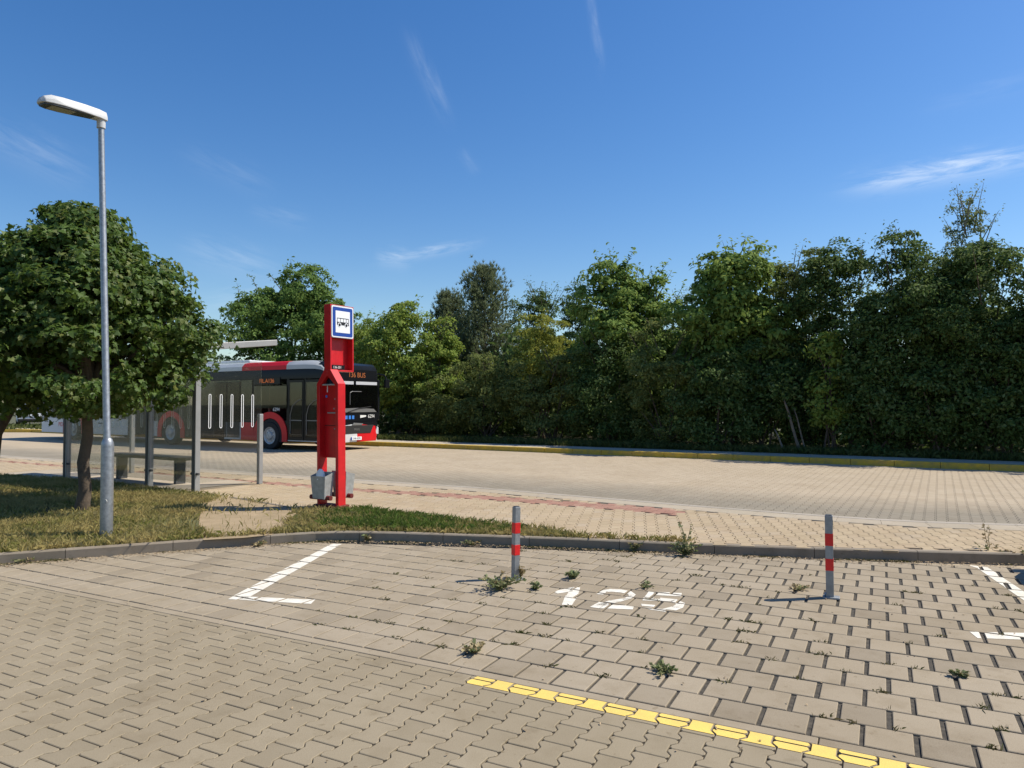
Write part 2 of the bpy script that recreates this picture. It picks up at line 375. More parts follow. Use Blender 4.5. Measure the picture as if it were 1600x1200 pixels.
class Blocks:
    """many paving blocks in one mesh: chamfered tops, slightly uneven"""
    def __init__(s): s.v, s.c, s.i, s.n = [], [], [], 0; s.tops = []
    def add(s, poly, z=0, cham=.0035, depth=.02, jz=.0005, tilt=.0015):
        n = len(poly); cx = sum(p[0] for p in poly)/n; cy = sum(p[1] for p in poly)/n
        z = z+rng.normal(0, jz); tx, ty = rng.normal(0, tilt, 2)
        ins = []
        for k in range(n):
            a, b, c = poly[k-1], poly[k], poly[(k+1) % n]
            e1 = (b[0]-a[0], b[1]-a[1]); e2 = (c[0]-b[0], c[1]-b[1]); l1 = math.hypot(*e1) or 1e-6; l2 = math.hypot(*e2) or 1e-6
            n1 = (-e1[1]/l1, e1[0]/l1); n2 = (-e2[1]/l2, e2[0]/l2); m = (n1[0]+n2[0], n1[1]+n2[1]); den = max(.35, 1+n1[0]*n2[0]+n1[1]*n2[1])
            ins.append((b[0]+m[0]/den*cham, b[1]+m[1]/den*cham))
        zz = lambda p: z+(p[0]-cx)*tx+(p[1]-cy)*ty
        o = s.n
        s.v += [(p[0], p[1], zz(p)) for p in ins]+[(p[0], p[1], zz(p)-cham*.8) for p in poly]+[(p[0], p[1], z-depth) for p in poly]
        s.n += 3*n
        s.c.append(n); s.i += range(o, o+n)
        for k in range(n):
            j = (k+1) % n
            s.c += [4, 4]; s.i += [o+n+k, o+n+j, o+j, o+k, o+2*n+k, o+2*n+j, o+n+j, o+n+k]
        s.tops.append((ins, zz))
    def build(s, name, m): return struct(np_mesh(name, s.v, s.c, s.i, m))

# double-T block: length L along v, interlocking with its neighbours half a length up
def bone(L=.2, W=.14, dw=.025, j=.0052):
    a, b = W/2+dw/2-j/2, W/2-dw/2-j/2; h = L/2-j/2
    return [(-a+.012, -h), (a-.012, -h), (a, -h+.012), (a, -L*.325), (b, -L*.175), (b, L*.175), (a, L*.325), (a, h-.012), (a-.012, h), (-a+.012, h), (-a, h-.012), (-a, L*.325), (-b, L*.175), (-b, -L*.175), (-a, -L*.325), (-a, -h+.012)]
def lay_bones(B, org, u, v, nu, nv, accept, z=0, clip=None, L=.2, W=.14, **kw):
    T = bone(L, W)
    cs = [(i*W, (j+.5*(i % 2))*L) for i in range(nu[0], nu[1]) for j in range(nv[0], nv[1])]
    P = np.array([(org[0]+u.x*a+v.x*b, org[1]+u.y*a+v.y*b) for a, b in cs])
    for (x, y), ok in zip(P, accept(P)):
        if not ok: continue
        poly = [(x+u.x*a+v.x*b, y+u.y*a+v.y*b) for a, b in T]
        if clip:
            poly = clip_convex(poly, clip)
            if len(poly) < 3 or abs(area(poly)) < .0008: continue
        B.add(poly, z, **kw)

# ------------------------------------------------------------------ ground layout
big = 600
sheet('ground', [(-big, -big), (big, -big), (big, big), (-big, big)], -.06, M['earth'])
KZ = .10                                             # kerb and platform height
# front (parking-side) edge of the bay kerb
kerb_px = [(-300, 888), (0, 865.5), (100, 858.5), (200, 851.5), (300, 844.5), (400, 838), (455, 834.3), (490, 832.3), (525, 831.2), (560, 831.2), (620, 832.3), (760, 837), (900, 842), (1080, 850), (1300, 857.5), (1600, 865.5)]
kerb_line = [G(x, y, KZ) for x, y in kerb_px]
kerb_line.append(kerb_line[-1]+(kerb_line[-1]-kerb_line[-3]).normalized()*9)
kerb_line.insert(0, kerb_line[0]+(kerb_line[0]-kerb_line[2]).normalized()*6)
# strip between lane and bays
S0, S1 = G(0, 899.7), G(1000, 1096.6)
S0 = Vector((S0.x, S0.y)); sdir = Vector((S1.x-S0.x, S1.y-S0.y)).normalized()
U = sdir; V_ = Vector((-U.y, U.x)); sw = .085
def UV(a, b): p = S0+U*a+V_*b; return (p.x, p.y)
def half_clip(poly, a, b):
    """keep the part of a polygon on the left of a->b"""
    dx, dy = b[0]-a[0], b[1]-a[1]; l = math.hypot(dx, dy); dx, dy = dx/l*60, dy/l*60
    a0 = (a[0]-dx, a[1]-dy); b0 = (a[0]+dx, a[1]+dy)
    return clip_convex(poly, [a0, b0, (b0[0]-dy*2, b0[1]+dx*2), (a0[0]-dy*2, a0[1]+dx*2)])
bay_poly = half_clip([(-12, -2), (14, -2), (14, 14), (-12, 14)], UV(0, 0), UV(1, 0))
for a_, b_ in ((14, 12), (16, 14), (17, 15), (5, 2), (7, 5), (8, 7), (9, 8), (10, 9), (11, 10)):
    bay_poly = half_clip(bay_poly, kerb_line[max(a_, b_)], kerb_line[min(a_, b_)])
lane_poly = ccw([UV(-9, -sw), UV(-9, -9), UV(16, -9), UV(16, -sw)])
sheet('bay_bedding', bay_poly, -.011, M['soil'])
sheet('lane_bedding', lane_poly, -.011, M['joint'])

def build_lane():
    B = Blocks()
    lay_bones(B, UV(.03, -sw-.05), U, V_, (-20, 100), (-36, 2), lambda P: np.ones(len(P), bool), clip=[UV(-9, -6.4), UV(16, -6.4), UV(16, -sw-.004), UV(-9, -sw-.004)])
    B.build('lane_paving', M['lane']); return B
def build_strip():
    B = Blocks(); a = -9
    while a < 14:
        B.add([UV(a+.003, -sw+.003), UV(a+.997, -sw+.003), UV(a+.997, -.006), UV(a+.003, -.006)]); a += 1.0
    B.build('edging_strip', M['bay'])
def build_bay():
    B = Blocks(); clip = bay_poly
    rowp, bd = .247, .2335
    for r in range(0, 26):
        a = -6.0+(.11 if r % 2 else 0)
        while a < 13:
            w = .214+.004*rng.random(); gap = .0115+.0175*min(1, max(0, (a-3.6)/4.6))
            pitch = .218+.020*min(1, max(0, (a-3.6)/4.6))
            b0 = .006+r*rowp+rng.normal(0, .0015); ww = pitch-gap
            jx = rng.normal(0, .002); ins = (UV(a+jx, b0), UV(a+jx+ww, b0), UV(a+jx+ww, b0+bd), UV(a+jx, b0+bd))
            a += pitch
            c = ((ins[0][0]+ins[2][0])/2, (ins[0][1]+ins[2][1])/2)
            if abs(c[0]) > 9.5: continue
            poly = clip_convex(list(ins), clip)
            if len(poly) >= 3 and abs(area(poly)) > .003: B.add(poly, cham=.004, depth=.022, jz=.0008, tilt=.0025)
    B.build('bay_paving', M['bay']); return B
lane_B = build_lane(); build_strip(); bay_B = build_bay()

def paint(name, quads, blocks, m, label, cat):
    """paint lies only on the tops of the blocks it was rolled over; the joints stay bare"""
    mb = MB()
    for q in quads:
        q = ccw([(p[0], p[1]) for p in q]); xs = [p[0] for p in q]; ys = [p[1] for p in q]
        for ins, zz in blocks.tops:
            x, y = ins[0]
            if x < min(xs)-.4 or x > max(xs)+.4 or y < min(ys)-.4 or y > max(ys)+.4: continue
            pl = clip_convex(ins, q)
            if len(pl) < 3 or abs(area(pl)) < .00003: continue
            n = len(pl); mb.add([(p[0], p[1], zz(p)+.0022) for p in pl], [tuple(range(n))])
    return tag(mb.build(name, m), label, cat)
def PX(ox, oy, sc, pts): return [G(ox+x/sc, oy+y/sc) for x, y in pts]
c1 = (340, 820, 7.273)
paint('bay_line', [PX(*c1, [(1300, 215), (1412, 220), (345, 835), (182, 808)]), PX(*c1, [(118, 848), (180, 812), (1112, 852), (1060, 902)])], bay_B, M['white_paint'],
      'white painted L-shaped bay mark left of the number 125', 'road marking')
c2 = (1500, 840, 7.06)
paint('bay_line', [PX(*c2, [(185, 335), (305, 330), (1400, 1060), (1340, 1135)]), PX(*c2, [(92, 308), (230, 320), (300, 330), (180, 336)]), PX(*c2, [(104, 1043), (1330, 1066), (1400, 1155), (195, 1113)])], bay_B, M['white_paint'],
      'white painted bay mark at the right edge, right of the second bollard', 'road marking')
c3 = (840, 900, 6.154)
dig = [[(150, 150), (345, 108), (335, 150), (190, 170)], [(330, 110), (410, 113), (385, 195), (275, 190)], [(267, 190), (387, 195), (330, 282), (232, 280)],
       [(565, 175), (628, 180), (672, 152), (622, 142)], [(622, 142), (700, 128), (715, 155), (668, 156)], [(700, 128), (802, 133), (800, 162), (715, 155)], [(802, 133), (900, 150), (866, 178), (800, 162)], [(900, 150), (945, 182), (893, 195), (862, 174)],
       [(945, 182), (905, 218), (805, 237), (880, 190)], [(905, 218), (790, 252), (690, 240), (800, 222)], [(690, 238), (800, 248), (650, 288), (560, 280)], [(502, 300), (600, 312), (680, 262), (590, 252)], [(640, 276), (928, 290), (915, 324), (590, 312)],
       [(1070, 148), (1155, 155), (1112, 212), (1028, 206)], [(1120, 155), (1388, 166), (1380, 197), (1110, 184)], [(1018, 210), (1182, 222), (1172, 242), (1008, 236)], [(1180, 210), (1335, 225), (1300, 248), (1172, 238)], [(1335, 225), (1418, 262), (1340, 272), (1272, 240)],
       [(1418, 262), (1398, 306), (1288, 302), (1342, 266)], [(1398, 306), (1330, 332), (1200, 318), (1290, 295)], [(995, 268), (1132, 280), (1122, 298), (1002, 288)], [(1008, 300), (1232, 322), (1230, 346), (1090, 326)]]
paint('bay_number', [PX(*c3, q) for q in dig], bay_B, M['white_paint'], 'white stencilled bay number 125 on the paving between two bollards', 'number')
y0 = G(740, 1061); ya = Vector((y0.x, y0.y))-S0; ya = ya.dot(U)
paint('yellow_line', [[UV(ya, -sw-.006), UV(ya+5, -sw-.006), UV(ya+5, -sw-.122), UV(ya-.015, -sw-.122)]], lane_B, M['yellow_paint'], 'yellow painted line along the edge of the lane paving', 'road marking')

# ------------------------------------------------------------------ kerbs, platform, road, grass
def offset_line(line, d):
    out = []
    for i, p in enumerate(line):
        a, b = line[max(i-1, 0)], line[min(i+1, len(line)-1)]; t = Vector((b.x-a.x, b.y-a.y)).normalized()
        out.append(Vector((p.x-t.y*d, p.y+t.x*d, p.z)))
    return out
def resample(line, step):
    pts = [line[0]]; acc = 0
    for a, b in zip(line[:-1], line[1:]):
        L = (b-a).length; pos = step-acc
        while pos < L: pts.append(a+(b-a)*(pos/L)); pos += step
        acc = (acc+L) % step
    return pts
def kerb_stones(name, line, width, z0, z1, m, stone=1.0, gap=.006, cham=.012, sub=4):
    """kerb: stones end to end along a line (left edge of travel = far side)"""
    pts = resample(line, stone/sub); V, cnt, idx = [], [], []; n = 0
    far = offset_line(pts, width)
    for k in range(0, len(pts)-sub, sub):
        rows = []
        for j in range(sub+1):
            p, q = pts[k+j].copy(), far[k+j].copy()
            t = (pts[min(k+j+1, len(pts)-1)]-pts[max(k+j-1, 0)]).normalized()
            if j == 0: p, q = p+t*gap/2, q+t*gap/2
            if j == sub: p, q = p-t*gap/2, q-t*gap/2
            w = (q-p).normalized()
            rows.append([(p.x, p.y, z0), (p.x, p.y, z1-cham), (p.x+w.x*cham, p.y+w.y*cham, z1), (q.x-w.x*.004, q.y-w.y*.004, z1), (q.x, q.y, z1-.004), (q.x, q.y, z0)])
        for r_ in rows: V += r_
        for j in range(sub):
            for i in range(6): idx += [n+j*6+i, n+j*6+(i+1) % 6, n+(j+1)*6+(i+1) % 6, n+(j+1)*6+i]; cnt.append(4)
        cnt += [6, 6]; idx += [n+5, n+4, n+3, n+2, n+1, n]; idx += [n+sub*6+i for i in range(6)]
        n += 6*(sub+1)
    return struct(np_mesh(name, V, cnt, idx, m))
kerb_stones('bay_kerb', kerb_line, .085, -.05, KZ, M['kerb'])
kback = offset_line(kerb_line, .085)
# road-side edge of the platform
rk_px = [(1600, 819), (1450, 814.5), (1380, 811), (1296, 805.5), (1200, 798.5), (1080, 789), (742, 761), (547, 748.5), (350, 735), (98, 718), (5, 711.5)]
rk = [G(x, y, KZ) for x, y in rk_px]
rk.insert(0, rk[0]+(rk[0]-rk[2]).normalized()*8); rk.append(rk[-1]+(rk[-1]-rk[-3]).normalized()*22)
kerb_stones('road_kerb', rk[::-1], -.13, -.05, KZ+.004, M['kerb_light'], stone=1.0)
rback = offset_line(rk[::-1], -.14)[::-1]
plat_poly = ccw([(p.x, p.y) for p in kback]+[(p.x, p.y) for p in rback])
sheet('platform_bedding', plat_poly, KZ-.012, M['joint_beige'])
grass_px = [(-420, 727), (-200, 734), (0, 744), (100, 749), (200, 759), (300, 771), (345, 774), (400, 783), (455, 793), (520, 798), (560, 798), (620, 804), (700, 812), (800, 822), (870, 830), (915, 838)]
grass_edge = [G(x, y, KZ) for x, y in grass_px]
kb = [p for p in kback if p.x < grass_edge[-1].x+.1]
grass_poly = [(p.x, p.y) for p in grass_edge]+[(p.x, p.y) for p in kb[::-1]]
sheet('lawn_soil', ccw(grass_poly), KZ-.004, M['turf'])
dirt_px = [(318, 786), (345, 776), (400, 784), (455, 793), (468, 798), (452, 812), (438, 826), (425, 836), (380, 840.5), (318, 844), (309, 830), (312, 808)]
dirt_poly = [(p.x, p.y) for p in (G(x, y, KZ) for x, y in dirt_px)]
sheet('dirt_patch', ccw(dirt_poly), KZ+.002, M['dirt'])

def build_platform():
    ang = R(-10); u = Vector((math.cos(ang), math.sin(ang))); v = Vector((-u.y, u.x))
    # red stripe and pale edge rows follow the road kerb
    fine = resample(rk[::-1], .1); off = lambda d: offset_line(fine, -d)
    a, b, c = off(.14), off(.5), off(.82)
    red_t = [G(x, y, KZ) for x, y in ((1064, 797), (1000, 790.5), (742, 773.5), (547, 763), (350, 747.5), (98, 727.3), (0, 719.5), (-200, 704))]
    red_b = [G(x, y, KZ) for x, y in ((1064, 807), (1000, 799), (742, 779.5), (547, 766.8), (350, 750), (98, 729), (0, 721), (-200, 705))]
    edge_poly = [(p.x, p.y) for p in a]+[(p.x, p.y) for p in b[::-1]]
    red_poly = [(p.x, p.y) for p in red_t]+[(p.x, p.y) for p in red_b[::-1]]
    Bp, Br, Be = Blocks(), Blocks(), Blocks()
    T = bone(); org = G(1404, 855, KZ)
    rng_u, rng_v = (-160, 60), (-6, 90)
    def sel(P, which):
        inp = in_poly(P, plat_poly) & ~in_poly(P, grass_poly) & (np.hypot(P[:, 0], P[:, 1]) < 24)
        r = in_poly(P, red_poly) & inp; e = in_poly(P, edge_poly) & inp & ~r
        return {'r': r, 'e': e, 'p': inp & ~r & ~e}[which]
    lay_bones(Bp, org, u, v, rng_u, rng_v, lambda P: sel(P, 'p'), z=KZ)
    # the red rows lie square to the road
    lay_bones(Br, RD(0, 9.7), D, NRM, (-200, 60), (-20, 20), lambda P: sel(P, 'r'), z=KZ)
    Bp.build('platform_paving', M['platform']); Br.build('red_paving_stripe', M['red_block'])
    kerb_stones('platform_edge_slabs', off(.135), -.36, -.03, KZ+.001, M['edge_block'], stone=.5, sub=2, gap=.004, cham=.004)
build_platform()
YK = 20.5
road_far = [RD(-90, 10.3), RD(40, 6), RD(40, YK+.1), RD(-90, YK+.1)]
sheet('road', [(p.x, p.y) for p in road_far], -.014, M['road'])
def build_road():
    B = Blocks()
    kp = [(p.x, p.y) for p in rk]+[(p.x, p.y) for p in (RD(-60, YK), RD(30, YK))]
    def acc(P): return in_poly(P, kp) & (np.hypot(P[:, 0], P[:, 1]) < 27)
    lay_bones(B, RD(0, 10.0), D, NRM, (-150, 60), (-30, 53), acc, z=0, cham=.003, jz=.0004, tilt=.001)
    B.build('road_paving', M['road'])
build_road()
ykl = [RD(t, YK) for t in range(-70, 31)]
kerb_stones('yellow_kerb', ykl, .2, -.05, .15, M['kerb_yellow'], stone=1.0, sub=1, gap=.012)
sheet('far_sidewalk', [(p.x, p.y) for p in (RD(-70, YK+.2), RD(30, YK+.2), RD(30, YK+1.5), RD(-70, YK+1.5))], .14, M['sidewalk'])
sheet('woodland_floor', [(p.x, p.y) for p in (RD(-70, YK+1.5), RD(40, YK+1.5), RD(40, YK+22), RD(-70, YK+22))], .135, M['earth'])
kerb_stones('platform_edging', [Vector((p.x, p.y, 0)) for p in (G(360, 778, KZ), G(455, 794, KZ), G(470, 798, KZ))][::1], .05, -.03, KZ+.012, M['kerb'], stone=.5, sub=1)
# shelter floor slab
sheet('shelter_floor', [(p.x, p.y) for p in (RD(-17.2, 7.62), RD(-11.2, 7.62), RD(-11.2, 9.2), RD(-17.2, 9.2))], KZ+.006, M['edge_block'])

# ------------------------------------------------------------------ vegetation
M['grass'] = leaf_mat('grass_blade', [(.12, .145, .03), (.19, .185, .05), (.36, .29, .12), (.15, .16, .036), (.38, .32, .14)], .3, patch=(.34, .28, .11), pscale=1.3)
M['lush'] = leaf_mat('lush_grass_blade', [(.06, .115, .016), (.095, .15, .026), (.08, .125, .02), (.14, .16, .05)], .25)
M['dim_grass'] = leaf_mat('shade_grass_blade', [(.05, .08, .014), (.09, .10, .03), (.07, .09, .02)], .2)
M['weed'] = leaf_mat('weed_leaf', [(.12, .16, .06), (.16, .195, .08), (.2, .215, .1), (.23, .21, .11)], .2)
M['weed_dry'] = leaf_mat('dry_weed', [(.3, .24, .13), (.38, .31, .17), (.22, .2, .09)], .2)
M['moss'] = leaf_mat('joint_weed', [(.06, .075, .02), (.09, .095, .03), (.16, .13, .06)], .2)

def blades(name, P, h, w, m, lean=.5):
    n = len(P); h = h*rng.uniform(.5, 1.25, n); th = rng.uniform(0, 2*np.pi, n); ln = rng.normal(0, lean, n)
    w = w*rng.uniform(.6, 1.3, n); ph = rng.uniform(0, 2*np.pi, n)
    bx, by = np.cos(th)*w, np.sin(th)*w; tx, ty = np.cos(ph)*ln*h, np.sin(ph)*ln*h
    V = np.zeros((n, 4, 3)); V[:, 0] = P; V[:, 1] = P; V[:, 2] = P; V[:, 3] = P
    V[:, 0, 0] -= bx/2; V[:, 0, 1] -= by/2; V[:, 1, 0] += bx/2; V[:, 1, 1] += by/2
    V[:, 2, 0] += tx*.35+bx*.35; V[:, 2, 1] += ty*.35+by*.35; V[:, 2, 2] += h*.6
    V[:, 3, 0] += tx; V[:, 3, 1] += ty; V[:, 3, 2] += h*np.sqrt(np.clip(1-.3*ln**2, .2, 1))
    return struct(np_mesh(name, V.reshape(-1, 3), np.full(n, 4), np.arange(4*n), m), 'stuff')
def sample_poly(poly, n):
    a = np.array(poly); lo, hi = a.min(0), a.max(0); P = rng.uniform(lo, hi, (int(n*4), 2)); P = P[in_poly(P, poly)]; return P[:n]
def build_grass():
    P = sample_poly(grass_poly, 210000)
    P = P[(P[:, 0] > -11)]
    wob = np.c_[np.sin(P[:, 1]*9+P[:, 0]*4), np.sin(P[:, 0]*8+1)]*.07+rng.normal(0, .05, P.shape); keep = ~in_poly(P+wob, dirt_poly); keep |= rng.random(len(P)) < .05
    # thin, worn patches
    s = np.sin(P[:, 0]*2.1+1.3*np.sin(P[:, 1]*1.7))+np.sin(P[:, 1]*2.9+P[:, 0]*.8)
    keep &= rng.random(len(P)) < np.clip(.75+.3*s, .25, 1)
    P = P[keep]
    blades('verge_grass', np.c_[P, np.full(len(P), KZ-.004)], .08, .0085, M['grass'], .6)
    lp = [G(x, y, KZ) for x, y in [(500, 803), (530, 800), (575, 797), (600, 803), (720, 815), (790, 823), (820, 830), (780, 833), (700, 831), (600, 828), (540, 827), (500, 824)]]
    lp = [(p.x, p.y) for p in lp]; Q = sample_poly(lp, 11000)
    den = np.sin(Q[:, 0]*3.3)+np.sin(Q[:, 1]*5+Q[:, 0]*2); Q = Q[rng.random(len(Q)) < np.clip(.62+.35*den-.12*np.maximum(0, Q[:, 0]+.5), .1, 1)]
    blades('lush_verge_grass', np.c_[Q, np.full(len(Q), KZ-.004)], .095, .010, M['lush'], .65)
    e = []
    for a, b in zip(kback[:-1], kback[1:]):
        if a.x < -11 or a.x > .8: continue
        n = int((b-a).length*260)
        for k in range(n): t = rng.random(); p = a+(b-a)*t; e.append((p.x+rng.normal(0, .04), p.y+abs(rng.normal(0, .06)), KZ-.004))
    blades('kerb_edge_grass', np.array(e), .07, .010, M['grass'], .8)
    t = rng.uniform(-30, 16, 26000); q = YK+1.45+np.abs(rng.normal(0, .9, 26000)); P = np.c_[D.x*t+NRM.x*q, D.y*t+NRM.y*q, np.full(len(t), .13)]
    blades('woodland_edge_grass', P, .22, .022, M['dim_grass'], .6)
build_grass()

def joint_stuff():
    # weeds and dry litter in the joints of the bays, thicker towards the kerb
    Q = []
    for k in range(150):
        a = rng.uniform(3.2, 9); r = rng.integers(1, 16); c = UV(a, r*.247+.005)
        if not (abs(c[0]) < 6 and c[1] < 8): continue
        n = rng.integers(4, 26); Q += [(c[0]+rng.normal(0, .02), c[1]+rng.normal(0, .012), -.008) for _ in range(n)]
    kf = offset_line(kerb_line, -.03)
    for a, b in zip(kf[:-1], kf[1:]):
        if a.x < -6 or a.x > 6: continue
        L = (b-a).length
        for k in range(int(L*55)):
            t = rng.random(); p = a+(b-a)*t; dens = max(0, math.sin(p.x*2.3)+math.sin(p.x*5.1+1)+.4)
            if rng.random() > dens*.6: continue
            Q += [(p.x+rng.normal(0, .03), p.y-abs(rng.normal(0, .025)), -.006) for _ in range(8)]
    blades('joint_weeds', np.array(Q), .026, .006, M['moss'], 1.0)
    W = []
    for a, b in zip(kf[:-1], kf[1:]):
        if a.x < -6 or a.x > 6: continue
        L = (b-a).length
        for k in range(int(L*230)):
            t = rng.random(); p = a+(b-a)*t; s = abs(rng.normal(0, .09))
            W.append((p.x+rng.normal(0, .05), p.y-s, .004))
    for k in range(420):
        c = UV(rng.uniform(-3, 9), rng.uniform(-3, 4)); W.append((c[0], c[1], .003))
    W = np.array(W); n = len(W); th = rng.uniform(0, 6.28, n); l = rng.uniform(.006, .028, n); w = rng.uniform(.004, .012, n)
    V = np.zeros((n, 4, 3)); dx, dy = np.cos(th), np.sin(th)
    for k, (a, b) in enumerate(((-1, -1), (1, -1), (1, 1), (-1, 1))):
        V[:, k, 0] = W[:, 0]+dx*l*a*.5-dy*w*b*.5; V[:, k, 1] = W[:, 1]+dy*l*a*.5+dx*w*b*.5; V[:, k, 2] = W[:, 2]+rng.uniform(0, .008, n)
    struct(np_mesh('dry_litter', V.reshape(-1, 3), np.full(n, 4), np.arange(4*n), M['litter']), 'stuff')
joint_stuff()

def weed(px, py, h, w, label, z=0.0, dry=.2, tall=0, n=10):
    """small plant: bent stems with leaves set along them"""
    h, w = h*.64, w*.78
    p = G(px, py, z); r = thing('weed', label, 'weed', p, 0, 'weeds growing from the paving joints')
    V, cnt, idx, mi = [], [], [], []; st = MB()
    def leaf(c, ax, s, dryl):
        ax = ax.normalized(); sd_ = ax.cross(Vector((rng.normal(), rng.normal(), rng.normal()))).normalized()*s*.34; o = len(V)
        V.extend([tuple(c), tuple(c+ax*s*.5+sd_), tuple(c+ax*s), tuple(c+ax*s*.5-sd_)]); cnt.append(4); idx.extend((o, o+1, o+2, o+3)); mi.append(1 if dryl else 0)
    for k in range(n):
        an = rng.uniform(0, 6.28); out = rng.uniform(.25, 1)*w; hh = h*rng.uniform(.45, 1.05); isd = rng.random() < dry
        if tall and k < tall: out *= .4; hh = h*2.6
        pts = [Vector((math.cos(an)*out*t**1.3+rng.normal(0, .004), math.sin(an)*out*t**1.3+rng.normal(0, .004), hh*(t-.25*t*t)/.75)) for t in (0, .3, .55, .8, 1)]
        st.tube(pts, [.004, .0035, .003, .002, .0012], 5, mi=1 if isd else 0)
        for j in range(int(10+h*90)):
            t = rng.uniform(.12, 1); i = min(3, int(t*4)); f = t*4-i; c = pts[i]+(pts[i+1]-pts[i])*f
            leaf(c, Vector((math.cos(an)+rng.normal(0, .8), math.sin(an)+rng.normal(0, .8), rng.uniform(-.1, .8))), rng.uniform(.016, .042), isd or rng.random() < dry*.4)
    st.build('stem', [M['weed'], M['weed_dry']], r); np_mesh('leaves', V, cnt, idx, [M['weed'], M['weed_dry']], r, mi)
for a in [(782, 922, .19, .26, 'grey-green weed clump spreading at the foot of the left bollard', 0, .1, 0, 26),
          (812, 903, .24, .14, 'dry weed stalks right behind the left bollard', 0, .8, 0, 10),
          (836, 921, .08, .09, 'low green weed right of the left bollard clump', 0, .05, 0, 10),
          (895, 904, .10, .10, 'small bright green weed above the painted figure 1', 0, .0, 0, 14),
          (1008, 918, .05, .10, 'flat weed between the figures 2 and 5 and the kerb', 0, .1, 0, 8),
          (1072, 868, .20, .22, 'tall bushy weed against the kerb right of the number 125', 0, .15, 3, 22),
          (988, 860, .14, .15, 'smaller yellowish weed against the kerb above the figure 2', 0, .35, 0, 14),
          (575, 845, .13, .16, 'weed tuft against the kerb right of the white L mark', 0, .25, 0, 14),
          (738, 851, .09, .18, 'spreading weed against the kerb left of the left bollard', 0, .3, 0, 16),
          (868, 852, .10, .14, 'dry brownish weed against the kerb right of the left bollard', 0, .6, 0, 12),
          (740, 1020, .07, .11, 'dry grass tuft in a joint above the start of the yellow line', 0, .75, 0, 16),
          (1040, 1052, .06, .13, 'dark leafy weed below the number 125 near the yellow line', 0, .05, 0, 14),
          (1248, 922, .05, .14, 'flat straggly weed left of the right bollard foot', 0, .4, 0, 10),
          (1545, 872, .2, .2, 'dry leggy weed against the kerb above the right bay mark', 0, .5, 2, 12),
          (1590, 876, .17, .2, 'bushy weed in the kerb corner at the right edge', 0, .35, 0, 18),
          (1502, 1058, .05, .05, 'little weed in a wide joint below the right bay mark', 0, .1, 0, 8),
          (40, 876, .07, .3, 'mat of creeping weed against the kerb at the left edge', 0, .1, 0, 30),
          (402, 853, .07, .13, 'brown withered weed against the kerb left of the white L mark', 0, .8, 0, 12)]:
    weed(*a)

# --- trees
def unit(v): return v/np.maximum(np.linalg.norm(v, axis=-1, keepdims=True), 1e-9)
MAPLE = np.array([(0, 0), (.16, .10), (.46, .12), (.34, .30), (.52, .56), (.26, .54), (.20, .72), (0, 1.0), (-.20, .72), (-.26, .54), (-.52, .56), (-.34, .30), (-.46, .12), (-.16, .10)])
OVAL = np.array([(0, 0), (.24, .3), (.2, .66), (0, 1), (-.2, .66), (-.24, .3)])
DIAMOND = np.array([(0, 0), (.27, .45), (0, 1), (-.27, .45)])
LANCE = np.array([(0, 0), (.14, .4), (0, 1), (-.14, .4)])
def leaf_mesh(name, P, out, size, shape, m, parent, up=.55, rnd=.8, droop=.35):
    n = len(P); nor = unit(out*.55+np.array([0, 0, up])+rng.normal(0, rnd*.6, (n, 3)))
    ax = out*.7+rng.normal(0, .8, (n, 3)); ax[:, 2] -= droop; ax = unit(ax-nor*np.sum(ax*nor, 1, keepdims=True)); sd_ = np.cross(nor, ax)
    s = size*rng.uniform(.6, 1.25, n)[:, None, None]; k = len(shape)
    fold = np.abs(shape[:, 0])*.35-.18*shape[:, 1]**2
    V = P[:, None, :]+s*(shape[None, :, 0, None]*sd_[:, None, :]+(shape[None, :, 1, None]-.4)*ax[:, None, :]+fold[None, :, None]*nor[:, None, :])
    return np_mesh(name, V.reshape(-1, 3), np.full(n, k), np.arange(n*k), m, parent)

def crown_points(lobes, n, sr, per, shell=.5):
    """leaf positions: twig clumps set over the lobes, leaves on the outer and upper shell of each clump, hollow dark gaps between"""
    lobes = np.array(lobes); vol = (lobes[:, 3]*lobes[:, 4]*lobes[:, 5])**(2/3); pr = vol/vol.sum()
    nc = max(1, n//per); li = rng.choice(len(lobes), nc, p=pr); d = unit(rng.normal(0, 1, (nc, 3))+np.array([0, 0, .15]))
    rr = (shell+(1-shell)*rng.random(nc)**.45)*rng.uniform(.9, 1.15, nc)
    cc = lobes[li, :3]+d*lobes[li, 3:6]*rr[:, None]; o0 = unit(d/lobes[li, 3:6])
    size = sr*rng.uniform(.55, 1.35, nc)
    C_ = np.repeat(cc, per, 0); O_ = np.repeat(o0, per, 0); S_ = np.repeat(size, per)
    dd = unit(rng.normal(0, 1, (nc*per, 3))+O_*.9+np.array([0, 0, .55])); k = rng.uniform(.45, 1.05, nc*per)
    stretch = np.array([1.15, 1.15, .72])
    return C_+dd*stretch*(S_*k)[:, None], unit(dd+O_*.5)
def limbs(mb, base, lobes, r0, fork, wob=.12):
    """trunk to the fork, then a bent limb to each lobe"""
    base = Vector(base); fk = Vector(fork); n = 5
    pts = [base+(fk-base)*(i/n)+Vector((rng.normal(0, wob*.3), rng.normal(0, wob*.3), 0))*(0 if i in (0,) else 1) for i in range(n+1)]
    mb.tube(pts, [r0*(1.25 if i == 0 else 1-.28*i/n) for i in range(n+1)], 10)
    for lb in lobes:
        e = Vector(lb[:3]); s = pts[-1]+(pts[-2]-pts[-1])*rng.random()*.8; mid = s+(e-s)*.5+Vector((rng.normal(0, wob), rng.normal(0, wob), wob))
        mb.tube([s, s+(mid-s)*.5+Vector((0, 0, wob*.3)), mid, e], [r0*.5, r0*.38, r0*.27, r0*.1], 6)

